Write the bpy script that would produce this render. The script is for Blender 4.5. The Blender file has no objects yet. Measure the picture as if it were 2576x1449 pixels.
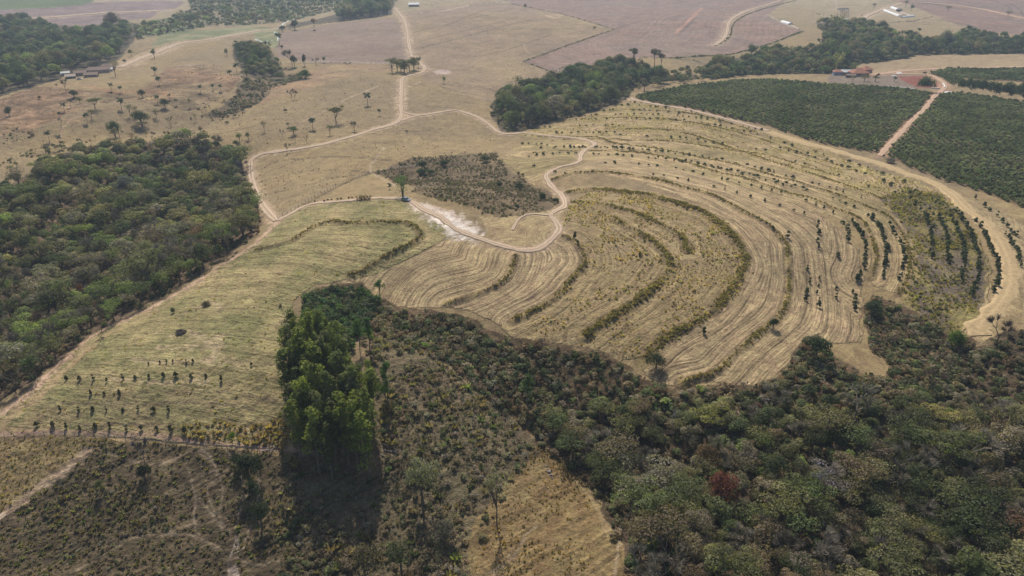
import bpy, math, random
import numpy as np
sc = bpy.context.scene
R = math.radians
CAM_H = 110.0
PITCH = 26.0
HFOV = 70.0
# ---------------------------------------------------------------- camera, sky, sun, exposure
cam_d = bpy.data.cameras.new('camera')
cam_d.sensor_width = 36.0
cam_d.lens = 18.0/math.tan(R(HFOV/2))
cam_d.clip_start = 1.0
cam_d.clip_end = 40000.0
cam = bpy.data.objects.new('camera', cam_d)
sc.collection.objects.link(cam)
cam.location = (0, 0, CAM_H)
cam.rotation_euler = (R(90-PITCH), 0, 0)
sc.camera = cam
SUN_EL, SUN_AZ = 53.0, -10.0          # azimuth from straight ahead (+Y), minus = to the left
w = bpy.data.worlds.new('World'); sc.world = w; w.use_nodes = True
nt = w.node_tree; nt.nodes.clear()
sky = nt.nodes.new('ShaderNodeTexSky'); sky.sky_type = 'NISHITA'; sky.sun_disc = False
sky.sun_elevation = R(SUN_EL); sky.sun_rotation = R(SUN_AZ); sky.air_density = 1.0; sky.dust_density = 2.0
bg = nt.nodes.new('ShaderNodeBackground'); bg.inputs[1].default_value = 0.105
wo = nt.nodes.new('ShaderNodeOutputWorld')
nt.links.new(sky.outputs[0], bg.inputs[0]); nt.links.new(bg.outputs[0], wo.inputs[0])
sun_d = bpy.data.lights.new('sun', 'SUN'); sun_d.energy = 4.45; sun_d.angle = R(0.55); sun_d.color = (1.0, 0.94, 0.85)
sun = bpy.data.objects.new('sun', sun_d); sc.collection.objects.link(sun)
sun.rotation_euler = (R(-(90-SUN_EL)), 0, R(-SUN_AZ))
sc.view_settings.view_transform = 'Standard'; sc.view_settings.look = 'None'
sc.view_settings.gamma = 1.0; sc.view_settings.use_curve_mapping = False
sc.view_settings.exposure = 0.0
sc.cycles.max_bounces = 5; sc.cycles.diffuse_bounces = 2; sc.cycles.transmission_bounces = 3
sc.cycles.transparent_max_bounces = 6; sc.cycles.volume_bounces = 0
sc.cycles.use_adaptive_sampling = True
HAZE_DENSITY = 0.00018

rng = np.random.default_rng(7)
random.seed(7)
# ---------------------------------------------------------------- helpers: picture plane <-> place
FP = 1287.5/math.tan(R(HFOV/2)); CX, CY = 1287.5, 724.5
ct, st = math.cos(R(PITCH)), math.sin(R(PITCH))
def ray_dir(px, py):
    a = (np.asarray(px, float)-CX)/FP; b = -(np.asarray(py, float)-CY)/FP
    return a, ct+b*st, -st+b*ct           # x, y, z (unnormalised)
def project(X, Y, Z):
    dz = Z-CAM_H
    d = Y*ct - dz*st
    u = Y*st + dz*ct
    return CX+FP*X/d, CY-FP*u/d, d
def flat(px, py, z=0.0):
    a, b, c = ray_dir(px, py); t = (z-CAM_H)/c
    return a*t, b*t
def PL(s):
    return [tuple(float(v) for v in q.split(',')) for q in s.split()]
def inpoly(x, y, poly):
    x = np.asarray(x); y = np.asarray(y)
    p = np.array(poly, float)
    out = np.zeros(x.shape, bool)
    bb = (x >= p[:,0].min()) & (x <= p[:,0].max()) & (y >= p[:,1].min()) & (y <= p[:,1].max())
    if not bb.any(): return out
    xs, ys = x[bb], y[bb]; ins = np.zeros(xs.shape, bool)
    n = len(p)
    for i in range(n):
        x1, y1 = p[i]; x2, y2 = p[(i+1) % n]
        if y1 == y2: continue
        c = ((y1 > ys) != (y2 > ys)) & (xs < (x2-x1)*(ys-y1)/(y2-y1)+x1)
        ins ^= c
    out[bb] = ins
    return out
def hsh(ix, iy, s):
    h = (ix.astype(np.int64)*374761393 + iy.astype(np.int64)*668265263 + s*2246822519) & 0xffffffff
    h = ((h ^ (h >> 13))*1274126177) & 0xffffffff
    return ((h ^ (h >> 16)) & 0xffff)/65535.0
def vnoise(x, y, s=0):
    ix = np.floor(x).astype(np.int64); iy = np.floor(y).astype(np.int64)
    fx = x-ix; fy = y-iy; fx = fx*fx*(3-2*fx); fy = fy*fy*(3-2*fy)
    a = hsh(ix, iy, s); b = hsh(ix+1, iy, s); c = hsh(ix, iy+1, s); d = hsh(ix+1, iy+1, s)
    return (a*(1-fx)+b*fx)*(1-fy)+(c*(1-fx)+d*fx)*fy
def fbm(x, y, s=0, o=3):
    v = 0; a = .5; t = 0
    for i in range(o):
        v = v+a*vnoise(x*2**i+17*i, y*2**i-9*i, s+i); t += a; a *= .5
    return v/t
def seg_dist(x, y, pts):
    """distance to a polyline, and signed side, points in metres"""
    best = np.full(x.shape, 1e9); side = np.zeros(x.shape); along = np.zeros(x.shape); acc = 0.0
    for (x1, y1), (x2, y2) in zip(pts[:-1], pts[1:]):
        dx, dy = x2-x1, y2-y1; L2 = dx*dx+dy*dy+1e-9
        t = np.clip(((x-x1)*dx+(y-y1)*dy)/L2, 0, 1)
        ex = x-(x1+t*dx); ey = y-(y1+t*dy)
        d = np.sqrt(ex*ex+ey*ey); m = d < best
        best = np.where(m, d, best); side = np.where(m, np.sign(dx*ey-dy*ex), side)
        along = np.where(m, acc+t*math.sqrt(L2), along)
        acc += math.sqrt(L2)
    return best, side, along
# ---------------------------------------------------------------- the lie of the land
GX0, GX1, GY0, GY1, GS = -1500., 1500., -40., 2600., 5.0
gx = np.arange(GX0, GX1+1, GS); gy = np.arange(GY0, GY1+1, GS)
GXX, GYY = np.meshgrid(gx, gy)
H = np.zeros(GXX.shape)
def valley(s, amp, width):
    global H
    pts = [flat(*q) for q in PL(s)]
    d, _, _ = seg_dist(GXX, GYY, pts)
    H = H + amp*np.exp(-(d/width)**2)
def bump(px, py, amp, rx, ry=None):
    global H
    cx, cy = flat(px, py); ry = ry or rx
    H = H + amp*np.exp(-((GXX-cx)/rx)**2-((GYY-cy)/ry)**2)
H += 9.0*(fbm(GXX/420., GYY/420., 3, 2)-.5)*np.clip((GYY-350)/500, 0, 1)
H += 2.5*(fbm(GXX/90., GYY/90., 5, 2)-.5)
# foreground falls away towards the viewer, left of the spur
s = np.clip((186-GYY)/75, 0, 1.6); lf = np.clip((30-GXX)/60, 0, 1)
H -= 20*s*s*(3-2*np.clip(s, 0, 1))*lf
s = np.clip((200-GYY)/90, 0, 1.6); rf = np.clip((GXX+30)/60, 0, 1)
H -= 9*s*s*rf
valley('950,765 1110,810 1250,900 1400,985 1560,1060', -8, 20)
valley('1560,1060 1900,1180 2300,1250 2900,1260', -5, 34)
bump(1500, 560, 13, 120, 85)
bump(820, 640, 7, 70, 60)
valley('2120,740 2300,850 2480,950', -6, 20)
valley('-300,860 0,760 250,640 420,500 520,400', -15, 48)
bump(150, 262, 6, 42); bump(330, 242, 5, 38); bump(60, 330, 5, 45)
valley('700,190 650,235 560,290 350,320 100,360', -5, 24)
valley('1000,440 1180,455 1390,520', -7, 26)
bump(395, 205, 4, 30, 40); bump(235, 300, 4, 26, 34); bump(470, 300, -3, 26, 30)
valley('1260,325 1500,222 1800,180 2100,150 2500,112', -5, 58)
valley('-200,150 150,120 420,70 700,45 980,20', -5, 140)
bump(560, 230, 6, 60, 80)
bump(1150, 60, 8, 160, 220)
bump(1750, 60, 6, 160, 200)
H[GYY > 2200] *= 1
def _taps(X, Y):
    u = np.clip((X-GX0)/GS, 1, len(gx)-3); v = np.clip((Y-GY0)/GS, 1, len(gy)-3)
    iu = np.floor(u).astype(int); iv = np.floor(v).astype(int)
    return iu, iv, u-iu, v-iv
def h_lin(X, Y):
    iu, iv, fu, fv = _taps(X, Y)
    return (H[iv,iu]*(1-fu)+H[iv,iu+1]*fu)*(1-fv)+(H[iv+1,iu]*(1-fu)+H[iv+1,iu+1]*fu)*fv
def _bs(f):
    return ((1-f)**3/6, (3*f**3-6*f**2+4)/6, (-3*f**3+3*f**2+3*f+1)/6, f**3/6)
def height(X, Y):
    X = np.asarray(X, float); Y = np.asarray(Y, float)
    iu, iv, fu, fv = _taps(X, Y); wu = _bs(fu); wv = _bs(fv); out = 0
    for j in range(4):
        for i in range(4):
            out = out + wu[i]*wv[j]*H[iv+j-1, iu+i-1]
    return out
def ground_at(px, py):
    """the point of the land seen at a point of the picture"""
    px = np.asarray(px, float); py = np.asarray(py, float)
    a, b, c = ray_dir(px, py); z = np.zeros(np.broadcast(px, py).shape)
    for i in range(26):
        t = (z-CAM_H)/c
        z = z+0.7*((h_lin(a*t, b*t) if i < 18 else height(a*t, b*t))-z)
    t = (z-CAM_H)/c
    X, Y = a*t, b*t
    return X, Y, height(X, Y)
def G(px, py):
    X, Y, Z = ground_at(np.array([px]), np.array([py]))
    return float(X[0]), float(Y[0]), float(Z[0])
def dist_at(x, y, z):
    return math.sqrt(x*x+y*y+(z-CAM_H)**2)
def px_to_m(px, x, y, z):
    d = y*ct-(z-CAM_H)*st
    return px*d/FP
def smooth_line(pts, step=6.0):
    """Catmull-Rom through picture points, resampled"""
    p = [np.array(q) for q in pts]; p = [2*p[0]-p[1]]+p+[2*p[-1]-p[-2]]
    out = []
    for i in range(1, len(p)-2):
        n = max(2, int(np.linalg.norm(p[i+1]-p[i])/step))
        for k in range(n):
            t = k/n
            out.append(.5*((2*p[i])+(-p[i-1]+p[i+1])*t+(2*p[i-1]-5*p[i]+4*p[i+1]-p[i+2])*t*t+(-p[i-1]+3*p[i]-3*p[i+1]+p[i+2])*t**3))
    out.append(p[-2])
    return np.array(out)
def world_line(s, step=6.0):
    pts = smooth_line(PL(s) if isinstance(s, str) else s, step)
    X, Y, Z = ground_at(pts[:,0], pts[:,1])
    return np.stack([X, Y], 1)
# ---------------------------------------------------------------- materials
def new_mat(name):
    m = bpy.data.materials.new(name); m.use_nodes = True
    t = m.node_tree; t.nodes.clear()
    o = t.nodes.new('ShaderNodeOutputMaterial')
    return m, t, o
def N(t, typ, **kw):
    n = t.nodes.new(typ)
    for k, v in kw.items(): setattr(n, k, v)
    return n
def mathn(t, op, a, b=None, clamp=False):
    n = N(t, 'ShaderNodeMath', operation=op); n.use_clamp = clamp
    for i, v in enumerate((a, b)):
        if v is None: continue
        if isinstance(v, (int, float)): n.inputs[i].default_value = v
        else: t.links.new(v, n.inputs[i])
    return n.outputs[0]
def mulcol(t, c, f):
    n = N(t, 'ShaderNodeVectorMath', operation='SCALE')
    t.links.new(c, n.inputs[0])
    if isinstance(f, (int, float)): n.inputs['Scale'].default_value = f
    else: t.links.new(f, n.inputs['Scale'])
    return n.outputs[0]
def noise(t, vec, scale, detail=3.0, rough=.6):
    n = N(t, 'ShaderNodeTexNoise'); n.inputs['Scale'].default_value = scale
    n.inputs['Detail'].default_value = detail; n.inputs['Roughness'].default_value = rough
    t.links.new(vec, n.inputs['Vector']); return n
def leaf_material(name, instanced, transl=.42, rough=.7, spec=.14, vary=.5):
    m, t, o = new_mat(name)
    if instanced:
        a = N(t, 'ShaderNodeAttribute', attribute_type='INSTANCER', attribute_name='tint'); c = a.outputs['Color']
    else:
        a = N(t, 'ShaderNodeObjectInfo'); c = a.outputs['Color']
    v = N(t, 'ShaderNodeAttribute', attribute_name='clump')
    c = mulcol(t, c, v.outputs['Fac'])
    p = N(t, 'ShaderNodeBsdfPrincipled'); t.links.new(c, p.inputs['Base Color'])
    p.inputs['Roughness'].default_value = rough; p.inputs['Specular IOR Level'].default_value = spec
    tr = N(t, 'ShaderNodeBsdfTranslucent')
    mx = N(t, 'ShaderNodeVectorMath', operation='MULTIPLY'); t.links.new(c, mx.inputs[0]); mx.inputs[1].default_value = (1.5, 1.6, .7)
    t.links.new(mx.outputs[0], tr.inputs[0])
    s = N(t, 'ShaderNodeMixShader'); s.inputs[0].default_value = transl
    t.links.new(p.outputs[0], s.inputs[1]); t.links.new(tr.outputs[0], s.inputs[2]); t.links.new(s.outputs[0], o.inputs[0])
    return m
def plain(name, col, rough=.8, metal=0., spec=.3, nscale=0., namp=.0, coat=0.):
    m, t, o = new_mat(name); p = N(t, 'ShaderNodeBsdfPrincipled')
    p.inputs['Roughness'].default_value = rough; p.inputs['Metallic'].default_value = metal
    p.inputs['Specular IOR Level'].default_value = spec; p.inputs['Coat Weight'].default_value = coat
    if nscale:
        tc = N(t, 'ShaderNodeTexCoord'); n = noise(t, tc.outputs['Object'], nscale)
        f = mathn(t, 'MULTIPLY_ADD', n.outputs['Fac'], 2*namp); t.nodes[-1].inputs[2].default_value = 1-namp
        rgb = N(t, 'ShaderNodeRGB'); rgb.outputs[0].default_value = (*col, 1)
        t.links.new(mulcol(t, rgb.outputs[0], f), p.inputs['Base Color'])
    else: p.inputs['Base Color'].default_value = (*col, 1)
    t.links.new(p.outputs[0], o.inputs[0]); return m
M = {}
M['leaf'] = leaf_material('leaf', False); M['leaf_i'] = leaf_material('leaf_instanced', True)
M['twig'] = leaf_material('twig', False, .05, .8, .2); M['twig_i'] = leaf_material('twig_instanced', True, .05, .8, .2)
M['bark'] = plain('bark', (.13, .10, .08), .9, nscale=3., namp=.35)
M['pale_bark'] = plain('pale_bark', (.15, .13, .10), .85, nscale=3., namp=.3)
# ---------------------------------------------------------------- object helpers
def link(o): sc.collection.objects.link(o); return o
def tag(o, label=None, cat=None, group=None, kind=None):
    if label: o['label'] = label
    if cat: o['category'] = cat
    if group: o['group'] = group
    if kind: o['kind'] = kind
    return o
def mesh(name, verts, faces, mats=(), midx=None, attrs=None, smooth=False):
    """faces: (n,k) array or list of arrays/lists"""
    me = bpy.data.meshes.new(name)
    verts = np.asarray(verts, np.float32)
    if isinstance(faces, np.ndarray):
        k = faces.shape[1]; nf = len(faces)
        me.vertices.add(len(verts)); me.vertices.foreach_set('co', verts.ravel())
        me.loops.add(nf*k); me.loops.foreach_set('vertex_index', faces.astype(np.int32).ravel())
        me.polygons.add(nf); me.polygons.foreach_set('loop_start', np.arange(0, nf*k, k, dtype=np.int32))
        me.update(calc_edges=True)
    else:
        me.from_pydata([tuple(map(float, v)) for v in verts], [], [list(map(int, f)) for f in faces]); me.update()
    for m in mats: me.materials.append(m)
    if midx is not None: me.polygons.foreach_set('material_index', np.asarray(midx, np.int32))
    if smooth: me.polygons.foreach_set('use_smooth', np.ones(len(me.polygons), bool))
    for an, (dom, typ, val) in (attrs or {}).items():
        at = me.attributes.new(an, typ, dom)
        val = np.asarray(val, np.float32)
        at.data.foreach_set({'FLOAT': 'value', 'FLOAT_COLOR': 'color', 'FLOAT_VECTOR': 'vector'}[typ], val.ravel())
    me.validate()
    return me
def obj(name, me, parent=None, loc=None):
    o = bpy.data.objects.new(name, me); link(o)
    if parent: o.parent = parent
    if loc is not None: o.location = loc
    return o
def empty(name, loc, rz=0.):
    o = bpy.data.objects.new(name, None); link(o); o.location = loc; o.rotation_euler = (0, 0, rz); o.empty_display_size = .3
    return o
class MB:
    """collects boxes, tubes and free faces into one mesh"""
    def __init__(s): s.v = []; s.f = []
    def add(s, v, f):
        n = len(s.v); s.v += [tuple(q) for q in v]; s.f += [[i+n for i in q] for q in f]; return s
    def box(s, x0, y0, z0, x1, y1, z1):
        return s.add([(x0,y0,z0),(x1,y0,z0),(x1,y1,z0),(x0,y1,z0),(x0,y0,z1),(x1,y0,z1),(x1,y1,z1),(x0,y1,z1)],
              [(0,3,2,1),(4,5,6,7),(0,1,5,4),(1,2,6,5),(2,3,7,6),(3,0,4,7)])
    def tube(s, pts, rad, n=6, cap=True):
        pts = [np.array(p, float) for p in pts]; rad = rad if hasattr(rad, '__len__') else [rad]*len(pts)
        v = []; f = []
        for i, p in enumerate(pts):
            d = pts[min(i+1, len(pts)-1)]-pts[max(i-1, 0)]; d = d/(np.linalg.norm(d)+1e-9)
            a = np.cross(d, (0, 0, 1) if abs(d[2]) < .9 else (1, 0, 0)); a /= np.linalg.norm(a); b = np.cross(d, a)
            for k in range(n):
                t = 2*math.pi*k/n; v.append(p+rad[i]*(a*math.cos(t)+b*math.sin(t)))
        for i in range(len(pts)-1):
            for k in range(n):
                f.append((i*n+k, i*n+(k+1) % n, (i+1)*n+(k+1) % n, (i+1)*n+k))
        if cap: f.append(tuple(range(n))[::-1]); f.append(tuple(range((len(pts)-1)*n, len(pts)*n)))
        return s.add(v, f)
    def mesh(s, name, mat, smooth=False):
        return mesh(name, s.v, s.f, [mat] if mat else [], smooth=smooth)
    def build(s, name, mat, parent=None, loc=None, smooth=False):
        return obj(name, s.mesh(name, mat, smooth), parent, loc)

# ---------------------------------------------------------------- the hazy air over the whole valley
HM = bpy.data.materials.new('haze'); HM.use_nodes = True; t = HM.node_tree; t.nodes.clear()
o = t.nodes.new('ShaderNodeOutputMaterial'); pv = t.nodes.new('ShaderNodeVolumePrincipled')
pv.inputs['Color'].default_value = (.68, .83, 1., 1); pv.inputs['Density'].default_value = HAZE_DENSITY; pv.inputs['Anisotropy'].default_value = .25
t.links.new(pv.outputs[0], o.inputs['Volume'])
hb = MB().box(-9000, -400, -60, 9000, 12500, CAM_H+6).build('haze', HM); tag(hb, kind='stuff')
# ---------------------------------------------------------------- traced outlines (picture points)
POLY = {k: PL(v) for k, v in {
 'left_wood': '-400,520 0,478 55,445 95,420 150,395 205,372 262,374 330,362 420,352 480,347 540,358 590,385 618,425 636,470 648,520 655,560 640,588 600,622 560,652 500,690 440,727 370,767 300,806 230,842 160,892 90,952 0,1010 -400,1260',
 'far_wood': '-400,45 0,50 60,48 120,60 200,68 270,60 300,50 345,60 345,90 320,125 300,150 270,165 240,168 180,185 140,203 60,225 0,243 -400,310',
 'river_wood': '700,78 722,62 800,48 840,38 880,-10 960,-40 992,8 985,38 930,47 850,56 780,62 740,72',
 'river_scrub': '330,60 420,46 480,22 470,-20 1000,-40 1000,5 960,10 880,15 830,30 720,56 640,62 520,68 430,84 345,100',
 'top_left_cane': '-400,-40 240,-40 236,4 200,14 120,20 0,25 -400,40',
 'gully_wood': '583,115 620,102 660,112 684,132 702,160 718,185 690,197 640,197 604,172 587,147',
 'gully_scrub': '602,172 640,197 700,192 760,180 790,190 740,205 690,220 655,255 600,285 540,300 500,290 560,262 590,235 610,200',
 'stream_wood': '1232,262 1262,238 1290,217 1340,215 1370,206 1420,196 1440,172 1500,166 1560,152 1590,152 1610,176 1640,168 1680,190 1740,188 1760,200 1690,203 1620,208 1600,216 1575,250 1520,272 1450,292 1400,302 1330,326 1265,332 1242,302',
 'bamboo': '1765,168 1800,152 1850,147 1900,132 1950,122 2019,133 2032,120 2082,110 2069,83 2050,58 2100,55 2182,55 2207,70 2267,92 2307,87 2332,100 2382,95 2457,78 2507,90 2575,100 2900,110 2900,150 2557,135 2432,137 2307,138 2257,150 2157,161 2144,176 2069,186 1957,186 1900,189 1850,192 1790,202 1765,190',
 'right_wood': '1340,1120 1352,1085 1405,1012 1480,985 1600,975 1700,1000 1800,985 1900,985 1975,935 2020,852 2060,842 2100,892 2120,965 2250,960 2330,870 2400,872 2470,862 2540,832 2900,800 2900,2300 1560,2300 1572,1449 1545,1320 1510,1262 1440,1192 1375,1125',
 'dense_scrub': '785,725 850,712 905,712 935,745 1000,772 1100,777 1190,802 1230,832 1300,852 1400,862 1480,872 1560,906 1622,952 1700,975 1800,962 1900,972 1975,932 2020,852 2060,840 2100,890 2170,942 2240,940 2185,845 2168,770 2200,742 2260,762 2330,800 2400,850 2440,850 2480,865 2500,900 2400,1000 2000,1080 1500,1080 1350,1100 1300,1060 1180,960 1080,880 940,840 880,800 800,760',
 'spur_scrub': '880,800 940,840 1080,880 1180,960 1300,1060 1345,1115 1320,1170 1262,1240 1232,1320 1215,1449 1215,2300 700,2300 700,1449 720,1140 950,1190 960,1080 930,900',
 'grass_spur': '1340,1118 1375,1122 1440,1192 1510,1270 1552,1330 1568,1449 1560,2300 1200,2300 1200,1449 1228,1320 1262,1235 1320,1165',
 'heath': '-500,1300 0,1312 230,1125 260,1108 480,1122 720,1140 760,1300 900,1400 900,2300 -500,2300',
 'tan_slope': '-500,1100 0,1100 150,1098 300,1106 255,1125 222,1135 0,1306 -500,1520',
 'grove': '722,950 732,905 770,880 860,905 900,980 925,1060 955,1160 948,1208 745,1204 730,1090',
 'gully_mid': '958,432 1050,396 1100,394 1160,390 1220,388 1250,384 1250,402 1310,440 1342,470 1402,500 1398,522 1330,541 1260,546 1200,532 1150,512 1060,490 1030,470 1000,464 975,450',
 'meadow': '-500,1310 0,1050 37,1020 100,965 175,897 225,852 288,819 375,779 475,722 550,672 600,642 660,600 700,560 766,521 845,508 940,500 1000,498 1050,520 1110,552 1160,590 1120,600 1050,640 940,692 870,705 790,716 745,750 712,810 705,900 718,1000 722,1130 480,1118 300,1100 -500,1098',
 'dry_fringe': '-500,1325 0,1060 60,1015 130,952 200,890 260,850 300,830 250,860 180,920 100,1000 60,1040 20,1075 140,1082 420,1090 530,1110 -500,1105',
 'hay_a': '870,705 940,692 1060,640 1130,600 1180,592 1240,615 1300,636 1298,660 1290,690 1262,718 1200,748 1128,768 1100,776 1000,772 940,745 905,712',
 'hay_b': '1300,636 1350,632 1410,602 1445,612 1462,640 1466,670 1445,700 1380,760 1290,812 1262,820 1230,802 1150,775 1128,768 1200,748 1262,718 1290,690 1298,660',
 'knoll': '1205,548 1330,543 1400,520 1420,530 1390,545 1405,580 1390,606 1350,625 1300,630 1240,608',
 'rough': '1420,520 1500,470 1640,485 1740,515 1830,565 1875,640 1872,700 1830,760 1780,805 1700,850 1620,905 1560,906 1480,872 1400,862 1300,852 1262,822 1300,806 1390,757 1450,700 1472,660 1455,612 1420,598',
 'hay_c': '1640,950 1612,930 1640,900 1700,850 1790,800 1840,750 1880,690 1875,630 1840,570 1780,520 1600,455 1500,437 1420,445 1385,458 1385,440 1500,400 1620,405 1760,440 1900,480 2040,530 2130,590 2165,640 2170,720 2165,860 2100,862 2062,840 2020,852 1975,932 1915,970 1850,975 1790,955 1700,972',
 'terrace_mid': '1255,400 1290,370 1345,345 1500,340 1640,345 1780,372 1920,405 2100,460 2220,520 2290,600 2300,680 2270,745 2200,720 2180,700 2192,620 2160,570 2040,530 1900,480 1760,440 1620,405 1500,400 1400,425 1370,445 1340,470 1310,440',
 'terrace_top': '1290,340 1400,310 1500,285 1575,258 1610,256 1738,285 1850,312 1950,345 2090,385 2214,432 2290,450 2360,482 2410,530 2450,590 2480,650 2490,720 2470,800 2400,850 2300,790 2260,762 2290,700 2300,640 2270,560 2200,505 2100,460 1920,405 1780,372 1640,345 1500,340 1345,345',
 'rough_right': '2212,500 2270,470 2360,490 2400,530 2445,590 2475,650 2484,720 2460,790 2390,845 2330,800 2262,755 2295,700 2300,640 2270,560',
 'outer_right': '2390,490 2450,500 2575,560 2900,700 2900,800 2575,830 2560,760 2560,680 2530,600 2480,550',
 'coffee_a': '1598,246 1626,235 1700,222 1763,213 1863,203 1932,202 1982,205 2072,213 2182,218 2257,224 2342,235 2332,253 2307,288 2277,320 2239,358 2212,388 2157,378 2069,362 2007,345 1932,318 1838,298 1738,273 1663,262 1598,250',
 'coffee_b': '2360,238 2420,236 2575,258 2900,305 2900,640 2575,523 2532,508 2482,488 2432,473 2407,463 2357,450 2295,425 2257,405 2232,395 2240,372 2254,362 2282,333 2322,283',
 'coffee_c': '2337,184 2382,175 2575,173 2900,175 2900,245 2575,207 2420,196 2397,217 2370,198',
 'grey_field': '700,84 760,74 850,58 930,50 990,45 1005,60 1020,100 1032,145 1010,160 800,158 700,145 690,120',
 'plough_far': '-400,42 0,25 120,18 250,5 420,2 468,5 440,22 400,29 380,46 300,52 200,72 60,52 -400,50',
 'plough_big': '1225,-60 1288,11 1413,35 1543,74 1438,110 1348,143 1315,155 1420,196 1440,172 1525,158 1613,145 1688,144 1838,137 1932,112 2019,77 1964,57 1932,37 1982,-3 2000,-60',
 'plough_right': '2240,-60 2900,-60 2900,110 2575,92 2490,80 2400,60 2330,30 2245,-2',
 'pasture_far': '1000,35 1225,0 1288,11 1413,35 1543,74 1438,110 1348,143 1315,155 1400,190 1290,215 1232,260 1060,200 1060,160 1030,120',
 'red_mounds': '-400,235 0,250 90,215 180,225 300,232 345,240 420,170 530,160 600,180 600,215 560,245 470,280 420,270 330,250 240,262 160,290 60,330 0,340 -400,360',
 'red_strip': '640,225 720,200 800,170 870,162 985,160 990,180 900,185 800,215 690,250 655,265',
 'grass_right': '2157,162 2257,151 2307,139 2432,138 2575,137 2900,152 2900,172 2575,168 2382,172 2227,186 2189,187 2150,180',
 'yard': '2085,187 2190,187 2320,188 2370,214 2366,224 2300,222 2182,217 2080,210',
 'red_plot': '2257,193 2322,191 2369,212 2367,222 2307,220 2270,203',
 'wetland': '400,88 450,80 560,72 640,66 702,72 704,98 692,124 645,106 640,84 520,96 440,104 380,118',
 'cane_patch': '330,72 400,62 430,66 400,82 345,84',
 'bank': '1015,500 1060,508 1115,522 1155,545 1185,575 1210,570 1190,600 1150,592 1100,560 1040,520',
 'erosion': '566,1449 560,1425 568,1390 574,1345 586,1328 598,1332 592,1365 590,1400 598,1449 606,1490 560,1490',
 'pond': '1090,180 1105,175 1128,176 1135,182 1120,187 1098,186',
 'bare_patch': '1368,40 1398,34 1420,38 1392,48',
}.items()}
LINES = {k: v for k, v in {
 'dirt_road': ('992,20 1004,36 1017,55 1024,82 1029,117 1037,145 1054,158 1068,172 1059,184 1029,191 1011,200 1009,225 1008,262 1009,283 1006,300 989,313 944,325 909,337 869,348 819,362 769,372 719,379 669,386 644,395 632,404 630,425 634,455 645,485 660,515 675,535 695,556', 3.2),
 'ridge_road': ('696,556 731,538 764,520 799,511 844,508 894,503 939,499 994,499 1019,503 1044,512 1069,530 1107,547 1139,572 1167,586 1194,596 1244,613 1288,625 1313,630 1353,626 1383,606 1400,588 1406,575 1398,558 1385,543 1395,532 1418,520 1419,505 1410,490 1395,477 1380,460 1373,445 1380,435 1405,422 1438,414 1458,405 1460,390 1473,377 1493,367 1493,360 1470,352 1438,347 1388,343 1353,339 1313,335 1286,338 1256,334 1231,315 1206,298 1174,285 1144,278 1106,283 1069,289 1034,288 1012,282', 2.6),
 'link_road': ('1008,304 1044,293 1069,289', 2.4),
 'side_track': ('1392,543 1338,539 1308,549 1296,565 1288,580', 1.1),
 'far_road': ('-200,70 0,52 125,44 250,34 398,28', 10.0),
 'valley_road': ('300,170 350,148 400,130 438,114 463,108 525,100 588,89 644,79 699,73', 7.0),
 'red_road': ('2189,188 2227,185 2282,179 2382,173 2532,170 2700,168', 5.0),
 'farm_lane': ('2189,189 2260,187 2322,188 2352,195 2377,213 2370,228 2357,236 2344,250 2322,278 2297,300 2269,330 2239,362 2212,393', 3.4),
 'hill_road': ('2225,-6 2262,3 2357,10 2457,22 2575,47 2800,90', 6.5),
 'shed_lane': ('2269,9 2219,25 2182,40 2164,52 2112,62', 5.5),
 'edge_track': ('1585,247 1600,253 1663,265 1738,278 1838,303 1932,330', 3.0),
 'terrace_track': ('1932,332 2037,364 2082,374 2157,397 2219,414 2282,438 2344,459 2394,489 2427,523 2468,554 2505,594 2530,640 2541,690 2530,740 2494,788 2460,822 2468,845', 5.5),
 'slope_path': ('-160,1420 0,1304 32,1279 75,1246 125,1211 175,1171 226,1129', 1.8),
 'field_road': ('2000,-12 1932,12 1888,25 1850,42 1833,58 1828,82 1818,100 1798,115', 4.0),
}.items()}
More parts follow.
